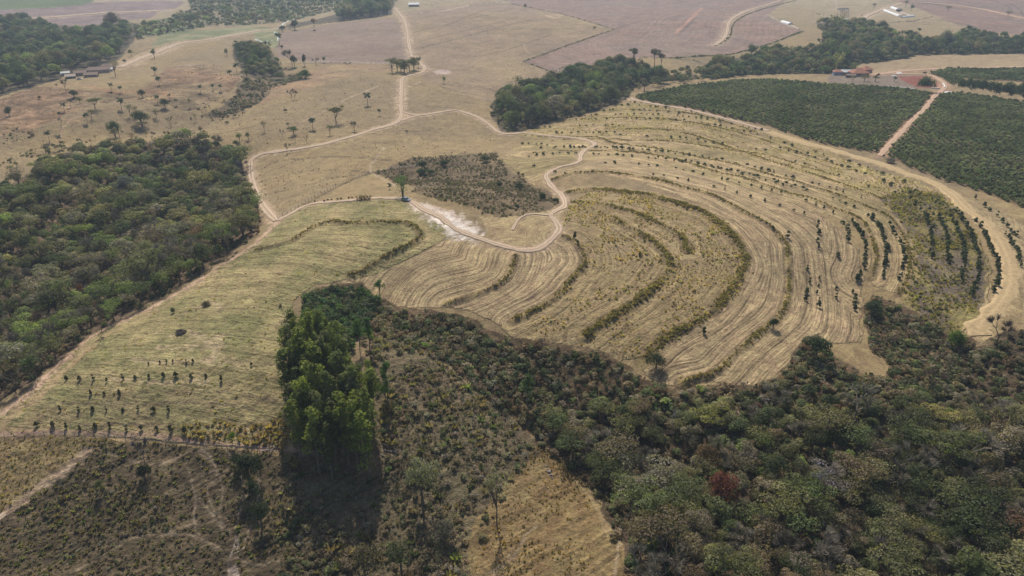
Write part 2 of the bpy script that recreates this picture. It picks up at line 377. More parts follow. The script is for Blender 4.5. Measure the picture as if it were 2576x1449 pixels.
BERM = {k: v for k, v in {
 'loop': ('644,631 681,622 731,607 769,585 799,567 834,559 869,562 919,561 969,560 1019,562 1042,570 1059,588 1051,605 1014,625 969,647 931,670 906,685 876,693', 1.9, .75),
 'b2': ('1120,766 1200,742 1245,722 1275,700 1290,670 1296,645', 1.7, .7),
 'b3': ('1413,595 1443,608 1463,633 1470,663 1450,690 1425,718 1412,735 1363,772 1313,797 1288,810', 1.9, .7),
 'b4': ('1440,510 1500,512 1545,522 1600,537 1650,560 1688,580 1718,602 1728,633', 2.4, .6),
 'b5': ('1545,552 1588,577 1638,607 1671,635 1685,667 1668,700 1638,730 1588,770 1538,800 1500,825 1468,850', 2.8, .8),
 'b6': ('1423,488 1463,480 1513,480 1563,485 1638,495 1688,510 1738,525 1776,540 1808,562 1838,590 1863,625 1873,662 1853,707 1826,747 1788,792 1738,822 1688,847 1650,875 1620,905', 3.6, .9),
 'b7': ('1385,455 1438,437 1488,435 1538,436 1600,445 1663,457 1726,475 1776,487 1826,510 1876,537 1932,567 1957,592 1977,617 1982,662 1984,712 1979,755 1964,792 1935,820 1888,857 1838,900 1800,940 1750,955 1713,965', 2.0, .8),
 'b8': ('1340,387 1400,381 1463,381 1538,381 1613,386 1675,397 1726,409 1788,430 1863,447 1932,469 1982,487 2044,502 2094,525 2144,542 2172,562 2187,587 2199,625 2202,662 2189,700', 1.9, .7),
 'b9': ('1350,346 1413,345 1500,346 1540,360 1600,368 1663,376 1726,389 1788,402 1851,415 1932,439 1994,455 2057,475 2132,500 2182,522 2232,545 2262,580 2284,630 2284,690 2258,742', 1.5, .6),
 'b10': ('1520,325 1588,325 1663,327 1726,337 1780,353 1830,371 1888,389 1932,405 2007,427 2082,452 2157,477 2219,502', 1.5, .6),
 'b11': ('1530,278 1613,278 1713,283 1800,300 1900,332', 1.2, .5),
 'b12': ('1413,352 1500,350 1600,354 1688,356 1760,366 1850,380 1932,392 2040,425 2110,445', 1.2, .5),
 'b13': ('1460,300 1540,296 1640,298 1760,312 1900,346 2020,388 2120,420', 1.2, .4),
}.items()}
HEDGE = {  # grown-over banks round the far fields
 'a': ('1798,117 1818,107 1836,90 1842,64 1858,48 1895,31 1932,19 2000,2', 2.2),
 'b': ('1543,75 1438,111 1348,144 1318,154', 1.8), 'c': ('1613,144 1690,146 1760,142 1838,137 1932,112 1985,92 2019,79', 2.4),
 'd': ('1288,11 1413,36 1480,55 1543,74', .9), 'e': ('1315,155 1370,175 1420,196', 1.2), 'f': ('1700,148 1740,152 1765,158', 2.0),
 'g': ('2245,1 2330,9 2440,27', 1.0), 'h': ('2040,32 2110,47 2160,49', .8), 'i': ('2230,58 2300,52 2345,42', .9)}
# ---------------------------------------------------------------- lattice of the land
xs = np.concatenate([np.arange(-900, -12, 26.), np.arange(-12, 2590, 3.0), np.arange(2600, 3500, 26.)])
deps = [-.2, .0]
ys_top = [CY-FP*math.tan(R(PITCH-d)) for d in (.7, 1., 1.4, 1.8, 2.2, 2.7, 3.2, 3.6, 3.9, 4.2)]
ys = np.concatenate([ys_top, np.arange(-6, 330, 1.5), np.arange(330, 1455, 2.7), np.arange(1462, 2700, 26.)])
PX, PY = np.meshgrid(xs, ys)
X, Y, Z = ground_at(PX, PY)
D = np.sqrt(X*X+Y*Y+(Z-CAM_H)**2)
sp = FP/D; sdep = (CAM_H-Z)/D
shape = PX.shape
def jitter(m, sc_, s):
    n1 = fbm(X/sc_, Y/sc_, s, 3)-.5; n2 = fbm(X/sc_+40, Y/sc_+9, s+7, 3)-.5
    return PX+n1*2*m*sp, PY+n2*2*m*sp*sdep
JX, JY = jitter(2.2, 6., 11); QX, QY = jitter(6., 14., 31); SX, SY = jitter(.7, 2.5, 51)
n_big = fbm(X/60., Y/60., 1, 4); n_mid = fbm(X/14., Y/14., 2, 4); n_small = fbm(X/3.5, Y/3.5, 3, 3); n_fine = fbm(X/1.3, Y/1.3, 4, 2)
COL = np.zeros(shape+(3,)); REG = np.zeros(shape, np.int8)
su = Y*.97+X*.22; sa = np.zeros(shape); rough = np.full(shape, .35); mott = np.full(shape, .25)
lift = np.zeros(shape)
def c3(*v): return np.array(v)
def mixc(a, b, f):
    f = np.clip(f, 0, 1)[..., None]; return c3(*a)*(1-f)+c3(*b)*f
def ctr(n, k=2.2): return (n-.5)*k+.5
regions = []
def region(name, jit, ca, cb, fac, reg=None, stripe=None, rg=None, mo=None):
    jx, jy = {'j': (JX, JY), 'q': (QX, QY), 's': (SX, SY)}[jit]
    m = inpoly(jx, jy, POLY[name])
    COL[m] = mixc(ca, cb, fac)[m]
    if reg is not None: REG[m] = reg
    if stripe is not None: sa[m] = stripe
    else: sa[m] = 0
    if rg is not None: rough[m] = rg
    if mo is not None: mott[m] = mo
    return m
# the open grassland first, nearest to farthest
base = mixc((.285, .205, .10), (.205, .15, .082), ctr(n_big, 2.8))
base = base*(1-np.clip(ctr(n_mid, 2)-.55, 0, 1)[..., None]*.35)
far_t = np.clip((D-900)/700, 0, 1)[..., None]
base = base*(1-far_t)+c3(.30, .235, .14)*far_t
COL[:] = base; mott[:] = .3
red = np.clip(ctr(fbm(X/45., Y/45., 77, 3), 3.2), 0, 1)
m = inpoly(QX, QY, POLY['red_mounds']); COL[m] = mixc((.225, .14, .078), (.225, .16, .088), red)[m]; rough[m] = .6
m = inpoly(QX, QY, POLY['red_strip']); COL[m] = mixc((.27, .17, .095), (.275, .195, .105), red)[m]; rough[m] = .5
region('pasture_far', 'j', (.275, .20, .105), (.235, .165, .105), ctr(fbm(X/110., Y/200., 71, 3), 3), 0, .1)
region('grey_field', 'j', (.225, .155, .115), (.20, .145, .105), ctr(n_mid), 0, None, .3)
region('plough_far', 's', (.19, .13, .115), (.215, .15, .13), ctr(n_mid), 2, .3)
pm = region('plough_big', 's', (.265, .172, .128), (.22, .155, .12), ctr(n_big, 3), 2, .5)
pm2 = region('plough_right', 'j', (.27, .17, .125), (.21, .145, .11), ctr(n_big, 3), 2, .7)
region('river_scrub', 'q', (.14, .15, .07), (.24, .18, .11), ctr(fbm(X/40., Y/60., 67, 3), 3), 0, None, .9)
region('top_left_cane', 'j', (.13, .16, .055), (.09, .11, .045), ctr(n_mid), 0, None, .9)
region('wetland', 'j', (.15, .165, .065), (.21, .19, .10), ctr(n_mid), 0, None, .4)
region('cane_patch', 'j', (.15, .20, .06), (.12, .15, .05), ctr(n_mid), 0, None, .6)
region('grass_right', 'j', (.31, .225, .125), (.26, .19, .11), ctr(n_mid), 0)
region('gully_scrub', 'q', (.12, .095, .055), (.19, .13, .075), ctr(n_mid), 0, None, .9)
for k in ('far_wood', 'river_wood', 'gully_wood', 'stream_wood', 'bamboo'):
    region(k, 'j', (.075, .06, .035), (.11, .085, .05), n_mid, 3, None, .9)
region('yard', 'j', (.20, .15, .11), (.15, .115, .085), ctr(n_mid), 0, None, .4)
region('red_plot', 's', (.20, .065, .042), (.175, .06, .04), ctr(n_small), 0, None, .3)
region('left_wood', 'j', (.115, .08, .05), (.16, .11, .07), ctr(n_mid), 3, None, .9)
region('gully_mid', 'q', (.165, .12, .07), (.20, .145, .08), ctr(n_mid), 0, None, 1.)
# meadow and terraces
gf = ctr(n_mid, 2.4)*.6+ctr(n_small, 2)*.4
region('meadow', 's', (.265, .24, .10), (.335, .26, .125), gf, 1, .60, .9, .3)
mm = inpoly(PX, PY, POLY['meadow'])
f = np.clip((PY-840)/260, 0, 1)*np.clip(ctr(fbm(X/9., Y/5., 60, 3), 3), 0, 1)
COL[mm] = (COL*(1-.5*f[..., None])+c3(.30, .21, .125)*.5*f[..., None])[mm]
region('dry_fringe', 'j', (.40, .29, .15), (.33, .235, .125), ctr(n_small), 1, .3)
region('outer_right', 'j', (.36, .26, .14), (.28, .21, .11), ctr(n_mid), 1, .5)
region('terrace_top', 'j', (.37, .285, .12), (.345, .25, .13), ctr(n_mid, 3), 1, .9, .7)
region('terrace_mid', 'j', (.44, .32, .165), (.34, .26, .12), ctr(fbm(X/30., Y/30., 91, 3), 4), 1, .9, .6)
region('hay_c', 'j', (.46, .33, .18), (.34, .25, .135), ctr(n_mid, 2.6), 1, .85, .6)
region('rough', 'j', (.40, .29, .14), (.285, .21, .11), ctr(n_small, 2.2)*.5+ctr(n_mid, 2)*.5, 1, .6, 1.)
region('rough_right', 'j', (.255, .205, .075), (.15, .115, .08), ctr(fbm(X/5., Y/12., 93, 3), 3), 1, .1, 1.)
region('hay_b', 'j', (.42, .305, .165), (.30, .22, .125), ctr(n_mid, 3), 1, .85, .6)
region('hay_a', 's', (.44, .32, .17), (.35, .255, .14), ctr(n_mid, 2), 1, .75, .5)
region('knoll', 'j', (.38, .275, .145), (.31, .235, .12), ctr(n_mid), 1, .4, .4)
# coffee and scrub
for k in ('coffee_a', 'coffee_b', 'coffee_c'): region(k, 's', (.16, .105, .06), (.13, .09, .05), n_mid, 4, None, .3)
region('spur_scrub', 'q', (.21, .155, .09), (.145, .12, .065), ctr(n_mid)*.6+ctr(n_small)*.4, 0, None, 1.)
region('heath', 'j', (.125, .095, .055), (.17, .125, .07), ctr(n_mid)*.5+ctr(n_small)*.5, 0, .25, 1.)
region('tan_slope', 'j', (.27, .20, .095), (.22, .155, .08), ctr(n_mid)*.5+ctr(n_small)*.5, 0, .3, .8)
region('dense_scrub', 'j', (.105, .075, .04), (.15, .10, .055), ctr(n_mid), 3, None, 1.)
region('grove', 'j', (.13, .09, .05), (.17, .12, .065), ctr(n_mid), 3, None, .8)
region('grass_spur', 'q', (.285, .19, .085), (.22, .16, .075), ctr(n_mid)*.5+ctr(n_small)*.5, 0, .25, .9)
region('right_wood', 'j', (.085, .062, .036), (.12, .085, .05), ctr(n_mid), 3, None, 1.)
region('bank', 'j', (.50, .37, .28), (.42, .31, .22), ctr(n_small), 0, None, .7)
region('erosion', 'q', (.46, .37, .30), (.17, .125, .08), ctr(n_small, 3.6), 0, None, 1.)
region('pond', 's', (.42, .31, .26), (.36, .27, .22), n_small, 0)
region('bare_patch', 's', (.42, .30, .18), (.36, .26, .16), n_small, 0)
def near_line(s, reach, step=8.):
    """distance in metres from every lattice point within REACH of the line; returns mask, distance, side, along"""
    pts = smooth_line(PL(s) if isinstance(s, str) else s, step)
    wx, wy, wz = ground_at(pts[:,0], pts[:,1]); W = np.stack([wx, wy], 1)
    k = FP/np.sqrt(wx**2+wy**2+(wz-CAM_H)**2)*reach*1.3
    m = np.zeros(shape, bool)
    for (a, b), r in zip(pts, k):
        i0, i1 = np.searchsorted(xs, [a-r-8, b*0+a+r+8]); j0, j1 = np.searchsorted(ys, [b-r-6, b+r+6])
        m[j0:j1, i0:i1] = True
    d, sd, al = seg_dist(X[m], Y[m], [tuple(q) for q in W])
    return m, d, sd, al
def stroke(s, width, col, strength=1., wob=.5, step=8.):
    m, d, sd, al = near_line(s, width*3.5+2, step)
    width = width*(1+.7*np.clip((D[m]-380)/300, 0, 1.2)); d = d+(n_fine[m]-.5)*2*wob*width
    f = np.clip(1.25-d/(width*.5), 0, 1)*strength
    COL[m] = COL[m]*(1-f[:, None])+c3(*col)*f[:, None]
    return m, d, f
# stripe coordinate of the terraces: metres from the nearest terrace bank
tm = REG == 1
for k in ('heath', 'grass_spur', 'tan_slope', 'spur_scrub'):
    m = inpoly(PX, PY, POLY[k]); su[m] = (-X[m]*.55+Y[m]*.83)*.5; sa[m] = {'heath': .8, 'grass_spur': .6, 'tan_slope': .4, 'spur_scrub': .5}[k]
m = inpoly(PX, PY, POLY['red_mounds']); su[m] = (Z[m]*3+Y[m]*.1)*.5; sa[m] = .5
Wb = {k: world_line(v[0], 22.) for k, v in BERM.items()}
best = np.full(shape, 1e9); bs_ = best[tm]
for k, W_ in Wb.items():
    if k == 'loop': continue
    d, _, _ = seg_dist(X[tm], Y[tm], [tuple(q) for q in W_]); bs_ = np.minimum(bs_, d)
best[tm] = bs_
um = tm & ~mm; su[um] = best[um]
W_ = world_line('1798,115 1818,100 1828,82 1833,58 1850,42 1888,25 1932,12', 22.)
d, _, _ = seg_dist(X[pm], Y[pm], [tuple(q) for q in W_]); su[pm] = d
W_ = world_line('2262,3 2357,10 2457,22 2575,47 2800,90', 22.); d, _, _ = seg_dist(X[pm2], Y[pm2], [tuple(q) for q in W_]); su[pm2] = d
# banks: a low ridge of earth with dry grass, a shadow-like dark line painted along its upper side
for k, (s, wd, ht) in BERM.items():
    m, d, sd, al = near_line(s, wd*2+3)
    lift[m] = np.maximum(lift[m], ht*np.exp(-(d/(wd*.62))**2)*(.75+.5*n_small[m]))
    f = np.clip(1.3-d/(wd*.75)-(n_fine[m]-.5)*1.1, 0, 1)
    tone = mixc((.27, .195, .075), (.115, .08, .045), ctr(fbm(X[m]/4, Y[m]/4, 21, 3), 3.2))
    COL[m] = COL[m]*(1-.85*f[:, None])+tone*.85*f[:, None]
    # mown strip just below each bank
    g = np.clip(1-np.abs(d-wd*1.5)/1.3, 0, 1)*(sd > 0)*.5
    COL[m] = COL[m]*(1-g[:, None])+c3(.44, .32, .17)*g[:, None]
    sa[m] *= 1-f
    g = np.clip(1-np.abs(d-wd*.75)/.7, 0, 1)*(sd < 0)*.55; COL[m] = COL[m]*(1-g[:, None])+c3(.12, .085, .05)*g[:, None]  # shadow-like line put into the ground colour only, no hollow in the relief
for k, (s, wd) in HEDGE.items():
    m, d, f = stroke(s, wd*1.6, (.14, .115, .07), .8)
stroke('1838,70 1846,55 1866,44 1900,30', 1.5, (.45, .34, .24), .7)
# tracks' bare shoulders
for k, (s, wd) in LINES.items():
    colr = (.36, .215, .135) if k in ('red_road', 'farm_lane', 'hill_road') else (.43, .31, .21)
    if k == 'terrace_track': colr = (.43, .315, .17)
    stroke(s, wd*(2.0 if k != 'terrace_track' else 1.3), colr, .75, .45)
stroke('1050,518 1085,535 1125,556 1160,580 1180,588', 8.0, (.66, .54, .44), .95, .4)
stroke('1115,550 1145,566 1172,588', 12.0, (.74, .64, .55), .95, .4)
stroke('690,552 675,535 655,505 640,470', 4.5, (.42, .27, .18), .5)
stroke('696,560 681,578 659,598 644,612 600,642 550,672 513,697 475,722 420,752 375,778 330,800 288,818 225,852 175,896 100,963 37,1018 -40,1062 -300,1200', 3.4, (.46, .31, .21), .9, .55)
stroke('600,655 475,735 375,792 288,832 225,868 120,975 30,1050 -60,1110', 2.2, (.44, .32, .17), .7, .5)
stroke('-200,1090 0,1091 150,1087 300,1091 425,1100 525,1114 644,1126 719,1131 790,1140', 1.4, (.34, .22, .16), .9, .4)
stroke('-200,1100 0,1101 150,1097 300,1100 425,1110 525,1123', .8, (.13, .09, .06), .7, .6)
TRAILS = []
for s in ('175,1446 263,1394 313,1361 350,1349 413,1344 488,1348 550,1386', '413,1344 475,1321 515,1320 538,1306', '468,1166 483,1216 493,1256 488,1299 500,1346 556,1380',
          '265,1140 330,1158 400,1168 470,1140 520,1130', '500,1140 540,1170 560,1230 552,1300 580,1340', '560,1120 600,1180 610,1240 592,1330', '505,1128 530,1150 545,1200 520,1230 540,1290', '560,1330 530,1290 500,1250', '590,1335 600,1290 622,1240', '590,1400 640,1420 700,1410', '540,1200 570,1180 590,1150', '545,1240 575,1215 585,1190', '470,1218 520,1190 545,1180', '620,1150 650,1200 640,1290 610,1380', '1290,1380 1262,1420 1220,1446', '1350,1320 1320,1350 1290,1400 1240,1449', '1560,1320 1555,1370 1545,1449','1050,1130 1010,1150 960,1130'):
    stroke(s, .55, (.36, .27, .18), .7, .7); TRAILS.append((world_line(s, 10.), .45))
# cattle trails, contour scars and field edges in the pastures
for s, c, wd in (('700,425 760,400 860,395 1000,405', (.15,.11,.065), 1.0), ('650,460 740,435 850,428 960,436', (.15,.11,.065), 1.0), ('665,490 760,470 830,450 890,440', (.15,.11,.065), 1.),
     ('652,430 700,405 790,398', (.17,.12,.07), .8), ('1000,470 930,430 945,400 965,372', (.36,.27,.17), 1.2), ('1060,205 1020,225 1022,262', (.36,.27,.18), .8),
     ('752,310 820,278 870,250 950,217', (.34,.25,.16), .8), ('1100,215 1150,230 1200,240', (.17,.12,.07), .8), ('1023,215 1100,212 1200,218 1260,235', (.18,.13,.08), .8), ('1070,238 1130,236 1190,245', (.17,.12,.07), .8),
     ('1075,255 1150,256 1200,262', (.18,.13,.08), .8), ('1040,266 1100,268 1140,272', (.18,.13,.08), .8), ('1000,328 1060,330 1110,325', (.16,.12,.07), 1.0), ('870,352 960,360 1040,350', (.18,.13,.08), .8),
     ('645,108 560,93 470,106 380,122 330,140', (.12,.12,.06), 1.2), ('640,318 560,335 470,350', (.19,.14,.08), 1.), ('1040,52 1120,32 1210,14', (.20,.15,.1), 1.2), ('1045,80 1150,55 1290,22', (.21,.155,.1), 1.2),
     ('1060,120 1180,90 1290,60 1400,42', (.20,.15,.09), 1.4), ('1070,100 1200,70 1290,48', (.22,.165,.1), 1.2), ('1100,75 1180,40 1240,20', (.22,.165,.1), 1.2), ('1150,150 1260,130 1380,90', (.22,.16,.10), 1.2), ('1350,143 1325,130 1318,110', (.34,.26,.16), 1.),
     ('1010,35 1100,30 1180,14 1290,2', (.42,.32,.24), 2.0), ('1180,14 1290,0', (.10,.12,.06), 2.0), ('1543,74 1620,52 1700,48', (.22,.15,.12), 1.4), ('1700,85 1722,62 1745,40 1765,20', (.40,.22,.15), 2.5), ('1706,88 1728,66 1752,44', (.23,.18,.14), 2.),
     ('1932,37 1960,55 1996,70', (.36,.28,.2), 2.0), ('645,230 800,190 900,176 1000,172', (.17,.125,.075), .9), ('692,555 750,525 830,480 926,437 1000,425 1069,417', (.15,.11,.06), 1.2), ('705,160 800,159 985,160', (.15,.12,.08), 1.),
     ('0,338 60,320 120,300 200,305', (.30,.19,.11), 1.2), ('110,220 200,215 300,232 380,228 430,240', (.30,.17,.09), 2.5), ('150,360 155,330 180,300 240,290', (.30,.2,.12), 1.), ('2060,140 2200,50', (.2,.16,.1), 0.1),
     ('2532,6 2560,20 2574,40', (.18,.14,.11), 1.5), ('2380,5 2440,15 2500,17', (.18,.14,.11), 1.3), ('2230,57 2300,54 2380,62 2450,72', (.2,.16,.11), 1.2), ('2480,0 2530,12 2550,35', (.2,.14,.11), 1.4),
     ('1300,12 1250,-6', (.2,.16,.12), 1.5), ('2100,0 2108,25 2115,50', (.34,.27,.19), 1.3), ('2060,38 2110,47', (.36,.3,.22), 1.4)):
    if wd > .2: stroke(s, wd*1.25, tuple(q*(.6 if c[0] < .25 else 1.05) for q in c), .9, .5, 12.)
for s in ('700,72 720,55 745,48', '699,73 660,76 640,80', '690,80 700,92 698,102', '640,98 660,106', '666,104 684,102'):
    stroke(s, 1.1 if s[0] != '7' else 1.3, (.62, .66, .66), .95, .2)
# fans of tractor turns
for s, wd in (('480,778 500,770 540,768 560,775', 2.2), ('430,845 470,835 520,860 545,890 540,905 590,912', 2.0), ('400,872 450,874 500,870', 2.0), ('545,850 552,880 530,905', 2.6), ('330,905 420,912 560,905', 1.5), ('280,955 400,962 520,958', 1.2)):
    stroke(s, wd*1.3, (.46, .35, .20), .8, .8)
for s in ('350,985 480,985 600,990 700,1010', '150,1012 330,1018 480,1012 640,1030', '560,905 640,912 700,920', '180,1070 330,1068 440,1075'):
    stroke(s, .9, (.17, .125, .08), .6, .8)
# micro relief
amp = .12+.22*(rough > .75)+.14*(rough > .55)
rb = np.abs(fbm(X/13., Y/13., 81, 3)-.5)*2; rm_ = inpoly(QX, QY, POLY['red_mounds']) | inpoly(QX, QY, POLY['gully_scrub']); lift = lift+np.where(rm_, -2.0*np.clip(.35-rb, 0, 1), 0)
Z2 = Z+lift+amp*(n_fine-.5)*1.6+amp*.8*(n_small-.5)
Zland = Z2
COL = np.clip(COL*(1+.45*(n_small-.5)[..., None]+.34*(ctr(n_mid, 1.6)-.5)[..., None]+.16*(ctr(n_big)-.5)[..., None]), .01, .8)
nR, nC = shape
mh_ = inpoly(QX, QY, POLY['red_mounds']); COL[mh_] *= np.clip(1+1.1*(fbm(X/9., Y/9., 66, 3)-.5), .5, 1.5)[mh_][:, None]
verts = np.stack([X, Y, Z2], -1).reshape(-1, 3)
i = np.arange(nR*nC).reshape(shape)
quad = np.stack([i[1:, :-1], i[1:, 1:], i[:-1, 1:], i[:-1, :-1]], -1).reshape(-1, 4)
fr = REG[1:, :-1].reshape(-1)
# ---------------------------------------------------------------- the land's material
m, t, o = new_mat('land'); M['land'] = m
p = N(t, 'ShaderNodeBsdfPrincipled'); p.inputs['Roughness'].default_value = .9; p.inputs['Specular IOR Level'].default_value = .15
ge = N(t, 'ShaderNodeNewGeometry'); P_ = ge.outputs['Position']
ac = N(t, 'ShaderNodeAttribute', attribute_name='earth'); as_ = N(t, 'ShaderNodeAttribute', attribute_name='swath')
sep = N(t, 'ShaderNodeSeparateXYZ'); t.links.new(as_.outputs['Vector'], sep.inputs[0])   # u, amount, roughness
sp3 = N(t, 'ShaderNodeSeparateXYZ'); t.links.new(P_, sp3.inputs[0])
cb = N(t, 'ShaderNodeCombineXYZ')
t.links.new(mathn(t, 'MULTIPLY', sep.outputs[0], 2.5), cb.inputs[0])
t.links.new(mathn(t, 'MULTIPLY', sp3.outputs[0], .10), cb.inputs[1]); t.links.new(mathn(t, 'MULTIPLY', sp3.outputs[1], .10), cb.inputs[2])
sn = noise(t, cb.outputs[0], 1.0, 2.5, .65)
rmp = N(t, 'ShaderNodeMapRange'); rmp.inputs['From Min'].default_value = .30; rmp.inputs['From Max'].default_value = .68
rmp.inputs['To Min'].default_value = .38; rmp.inputs['To Max'].default_value = 1.42; t.links.new(sn.outputs['Fac'], rmp.inputs['Value'])
mixs = mathn(t, 'MULTIPLY', mathn(t, 'SUBTRACT', rmp.outputs[0], 1.0), sep.outputs[1])
cs_ = N(t, 'ShaderNodeCombineXYZ'); t.links.new(mathn(t, 'MULTIPLY', sep.outputs[0], .22), cs_.inputs[0])
t.links.new(mathn(t, 'MULTIPLY', sp3.outputs[0], .012), cs_.inputs[1]); t.links.new(mathn(t, 'MULTIPLY', sp3.outputs[1], .012), cs_.inputs[2])
cn_ = noise(t, cs_.outputs[0], 1.0, 3., .6)
uu = mathn(t, 'ADD', sep.outputs[0], mathn(t, 'MULTIPLY', sn.outputs['Fac'], .9))
tri = mathn(t, 'ABSOLUTE', mathn(t, 'SUBTRACT', mathn(t, 'FRACT', mathn(t, 'MULTIPLY', uu, .52)), .5))
fur = N(t, 'ShaderNodeMapRange'); fur.inputs['From Min'].default_value = .30; fur.inputs['From Max'].default_value = .48; fur.inputs['To Max'].default_value = .30; t.links.new(tri, fur.inputs['Value'])
tri2 = mathn(t, 'ABSOLUTE', mathn(t, 'SUBTRACT', mathn(t, 'FRACT', mathn(t, 'MULTIPLY', mathn(t, 'ADD', uu, cn_.outputs['Fac']), .145)), .5))
fur2 = N(t, 'ShaderNodeMapRange'); fur2.inputs['From Min'].default_value = .43; fur2.inputs['From Max'].default_value = .49; fur2.inputs['To Max'].default_value = .6; t.links.new(tri2, fur2.inputs['Value'])
fsum = mathn(t, 'MAXIMUM', fur.outputs[0], fur2.outputs[0])
f1 = mathn(t, 'MULTIPLY', mathn(t, 'ADD', mixs, 1.0), mathn(t, 'SUBTRACT', 1.0, mathn(t, 'MULTIPLY', fsum, sep.outputs[1])))
f1 = mathn(t, 'MULTIPLY', f1, mathn(t, 'ADD', 1.0, mathn(t, 'MULTIPLY', mathn(t, 'MULTIPLY', mathn(t, 'SUBTRACT', cn_.outputs['Fac'], .5), 1.1), sep.outputs[1])))
na = noise(t, P_, 1.25, 4., .72); nb = noise(t, P_, .28, 3., .6)
fa = mathn(t, 'MULTIPLY', mathn(t, 'SUBTRACT', na.outputs['Fac'], .5), 1.9)
fb = mathn(t, 'MULTIPLY', mathn(t, 'SUBTRACT', nb.outputs['Fac'], .5), .7)
f2 = mathn(t, 'MAXIMUM', mathn(t, 'ADD', mathn(t, 'ADD', fa, fb), 1.0), .3)
colo = mulcol(t, ac.outputs['Color'], mathn(t, 'MULTIPLY', f1, f2))
hs = N(t, 'ShaderNodeHueSaturation'); t.links.new(colo, hs.inputs['Color'])
t.links.new(mathn(t, 'ADD', mathn(t, 'MULTIPLY', nb.outputs['Fac'], .05), .475), hs.inputs['Hue'])
hs.inputs['Saturation'].default_value = 1.0
t.links.new(hs.outputs[0], p.inputs['Base Color'])
bp = N(t, 'ShaderNodeBump'); bp.inputs['Distance'].default_value = .8; bp.inputs['Strength'].default_value = 1.
hh = mathn(t, 'ADD', mathn(t, 'MULTIPLY', na.outputs['Fac'], sep.outputs[2]), mathn(t, 'MULTIPLY', mathn(t, 'MULTIPLY', sn.outputs['Fac'], sep.outputs[1]), .55))
t.links.new(hh, bp.inputs['Height']); t.links.new(bp.outputs[0], p.inputs['Normal']); t.links.new(p.outputs[0], o.inputs[0])
swath = np.stack([su, sa, rough], -1).reshape(-1, 3)
colv = np.concatenate([COL.reshape(-1, 3), np.ones((nR*nC, 1))], 1)
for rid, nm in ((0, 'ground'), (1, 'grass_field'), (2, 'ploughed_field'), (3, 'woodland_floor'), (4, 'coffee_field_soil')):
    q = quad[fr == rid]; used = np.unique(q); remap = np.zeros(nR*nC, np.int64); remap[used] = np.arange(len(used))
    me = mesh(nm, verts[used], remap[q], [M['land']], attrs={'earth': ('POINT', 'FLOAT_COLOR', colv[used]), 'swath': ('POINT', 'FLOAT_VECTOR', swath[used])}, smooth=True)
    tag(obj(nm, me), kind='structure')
# surface height including banks, looked up on the lattice
def surface(x, y):
    z0 = height(x, y)
    px, py, _ = project(x, y, z0)
    iu = np.clip(np.searchsorted(xs, px)-1, 0, nC-2); iv = np.clip(np.searchsorted(ys, py)-1, 0, nR-2)
    fu = np.clip((px-xs[iu])/(xs[iu+1]-xs[iu]), 0, 1); fv = np.clip((py-ys[iv])/(ys[iv+1]-ys[iv]), 0, 1)
    dz = Z2-Z
    return z0+(dz[iv,iu]*(1-fu)+dz[iv,iu+1]*fu)*(1-fv)+(dz[iv+1,iu]*(1-fu)+dz[iv+1,iu+1]*fu)*fv
# ---------------------------------------------------------------- tracks and roads as draped ribbons
def road_material(name, ca, cm, ctrk):
    m, t, o = new_mat(name); p = N(t, 'ShaderNodeBsdfPrincipled'); p.inputs['Roughness'].default_value = .95; p.inputs['Specular IOR Level'].default_value = .1
    a = N(t, 'ShaderNodeAttribute', attribute_name='across'); ge = N(t, 'ShaderNodeNewGeometry'); P_ = ge.outputs['Position']
    n1 = noise(t, P_, .9, 4, .7); n2 = noise(t, P_, .12, 3)
    # two wheel tracks at |across| = .45
    k = mathn(t, 'ABSOLUTE', mathn(t, 'SUBTRACT', mathn(t, 'ABSOLUTE', a.outputs['Fac']), .45))
    k = mathn(t, 'ADD', k, mathn(t, 'MULTIPLY', mathn(t, 'SUBTRACT', n1.outputs['Fac'], .5), .35))
    mr = N(t, 'ShaderNodeMapRange'); mr.inputs['From Min'].default_value = .12; mr.inputs['From Max'].default_value = .38; t.links.new(k, mr.inputs['Value'])
    mix = N(t, 'ShaderNodeMixRGB'); t.links.new(mr.outputs[0], mix.inputs[0]); mix.inputs[1].default_value = (*ctrk, 1); mix.inputs[2].default_value = (*cm, 1)
    mix2 = N(t, 'ShaderNodeMixRGB'); mr2 = N(t, 'ShaderNodeMapRange'); mr2.inputs['From Min'].default_value = .35; mr2.inputs['From Max'].default_value = .65
    t.links.new(n2.outputs['Fac'], mr2.inputs['Value']); t.links.new(mathn(t, 'MULTIPLY', mr2.outputs[0], .5), mix2.inputs[0])
    t.links.new(mix.outputs[0], mix2.inputs[1]); mix2.inputs[2].default_value = (*ca, 1)
    t.links.new(mulcol(t, mix2.outputs[0], mathn(t, 'ADD', n1.outputs['Fac'], .5)), p.inputs['Base Color'])
    t.links.new(p.outputs[0], o.inputs[0]); return m
M['road'] = road_material('dirt', (.43, .31, .22), (.29, .22, .135), (.54, .41, .30))
M['red'] = road_material('red_dirt', (.44, .29, .195), (.36, .245, .16), (.50, .345, .24))
M['straw'] = road_material('mown_track', (.42, .31, .165), (.46, .335, .18), (.36, .26, .14))
ROADW = {}
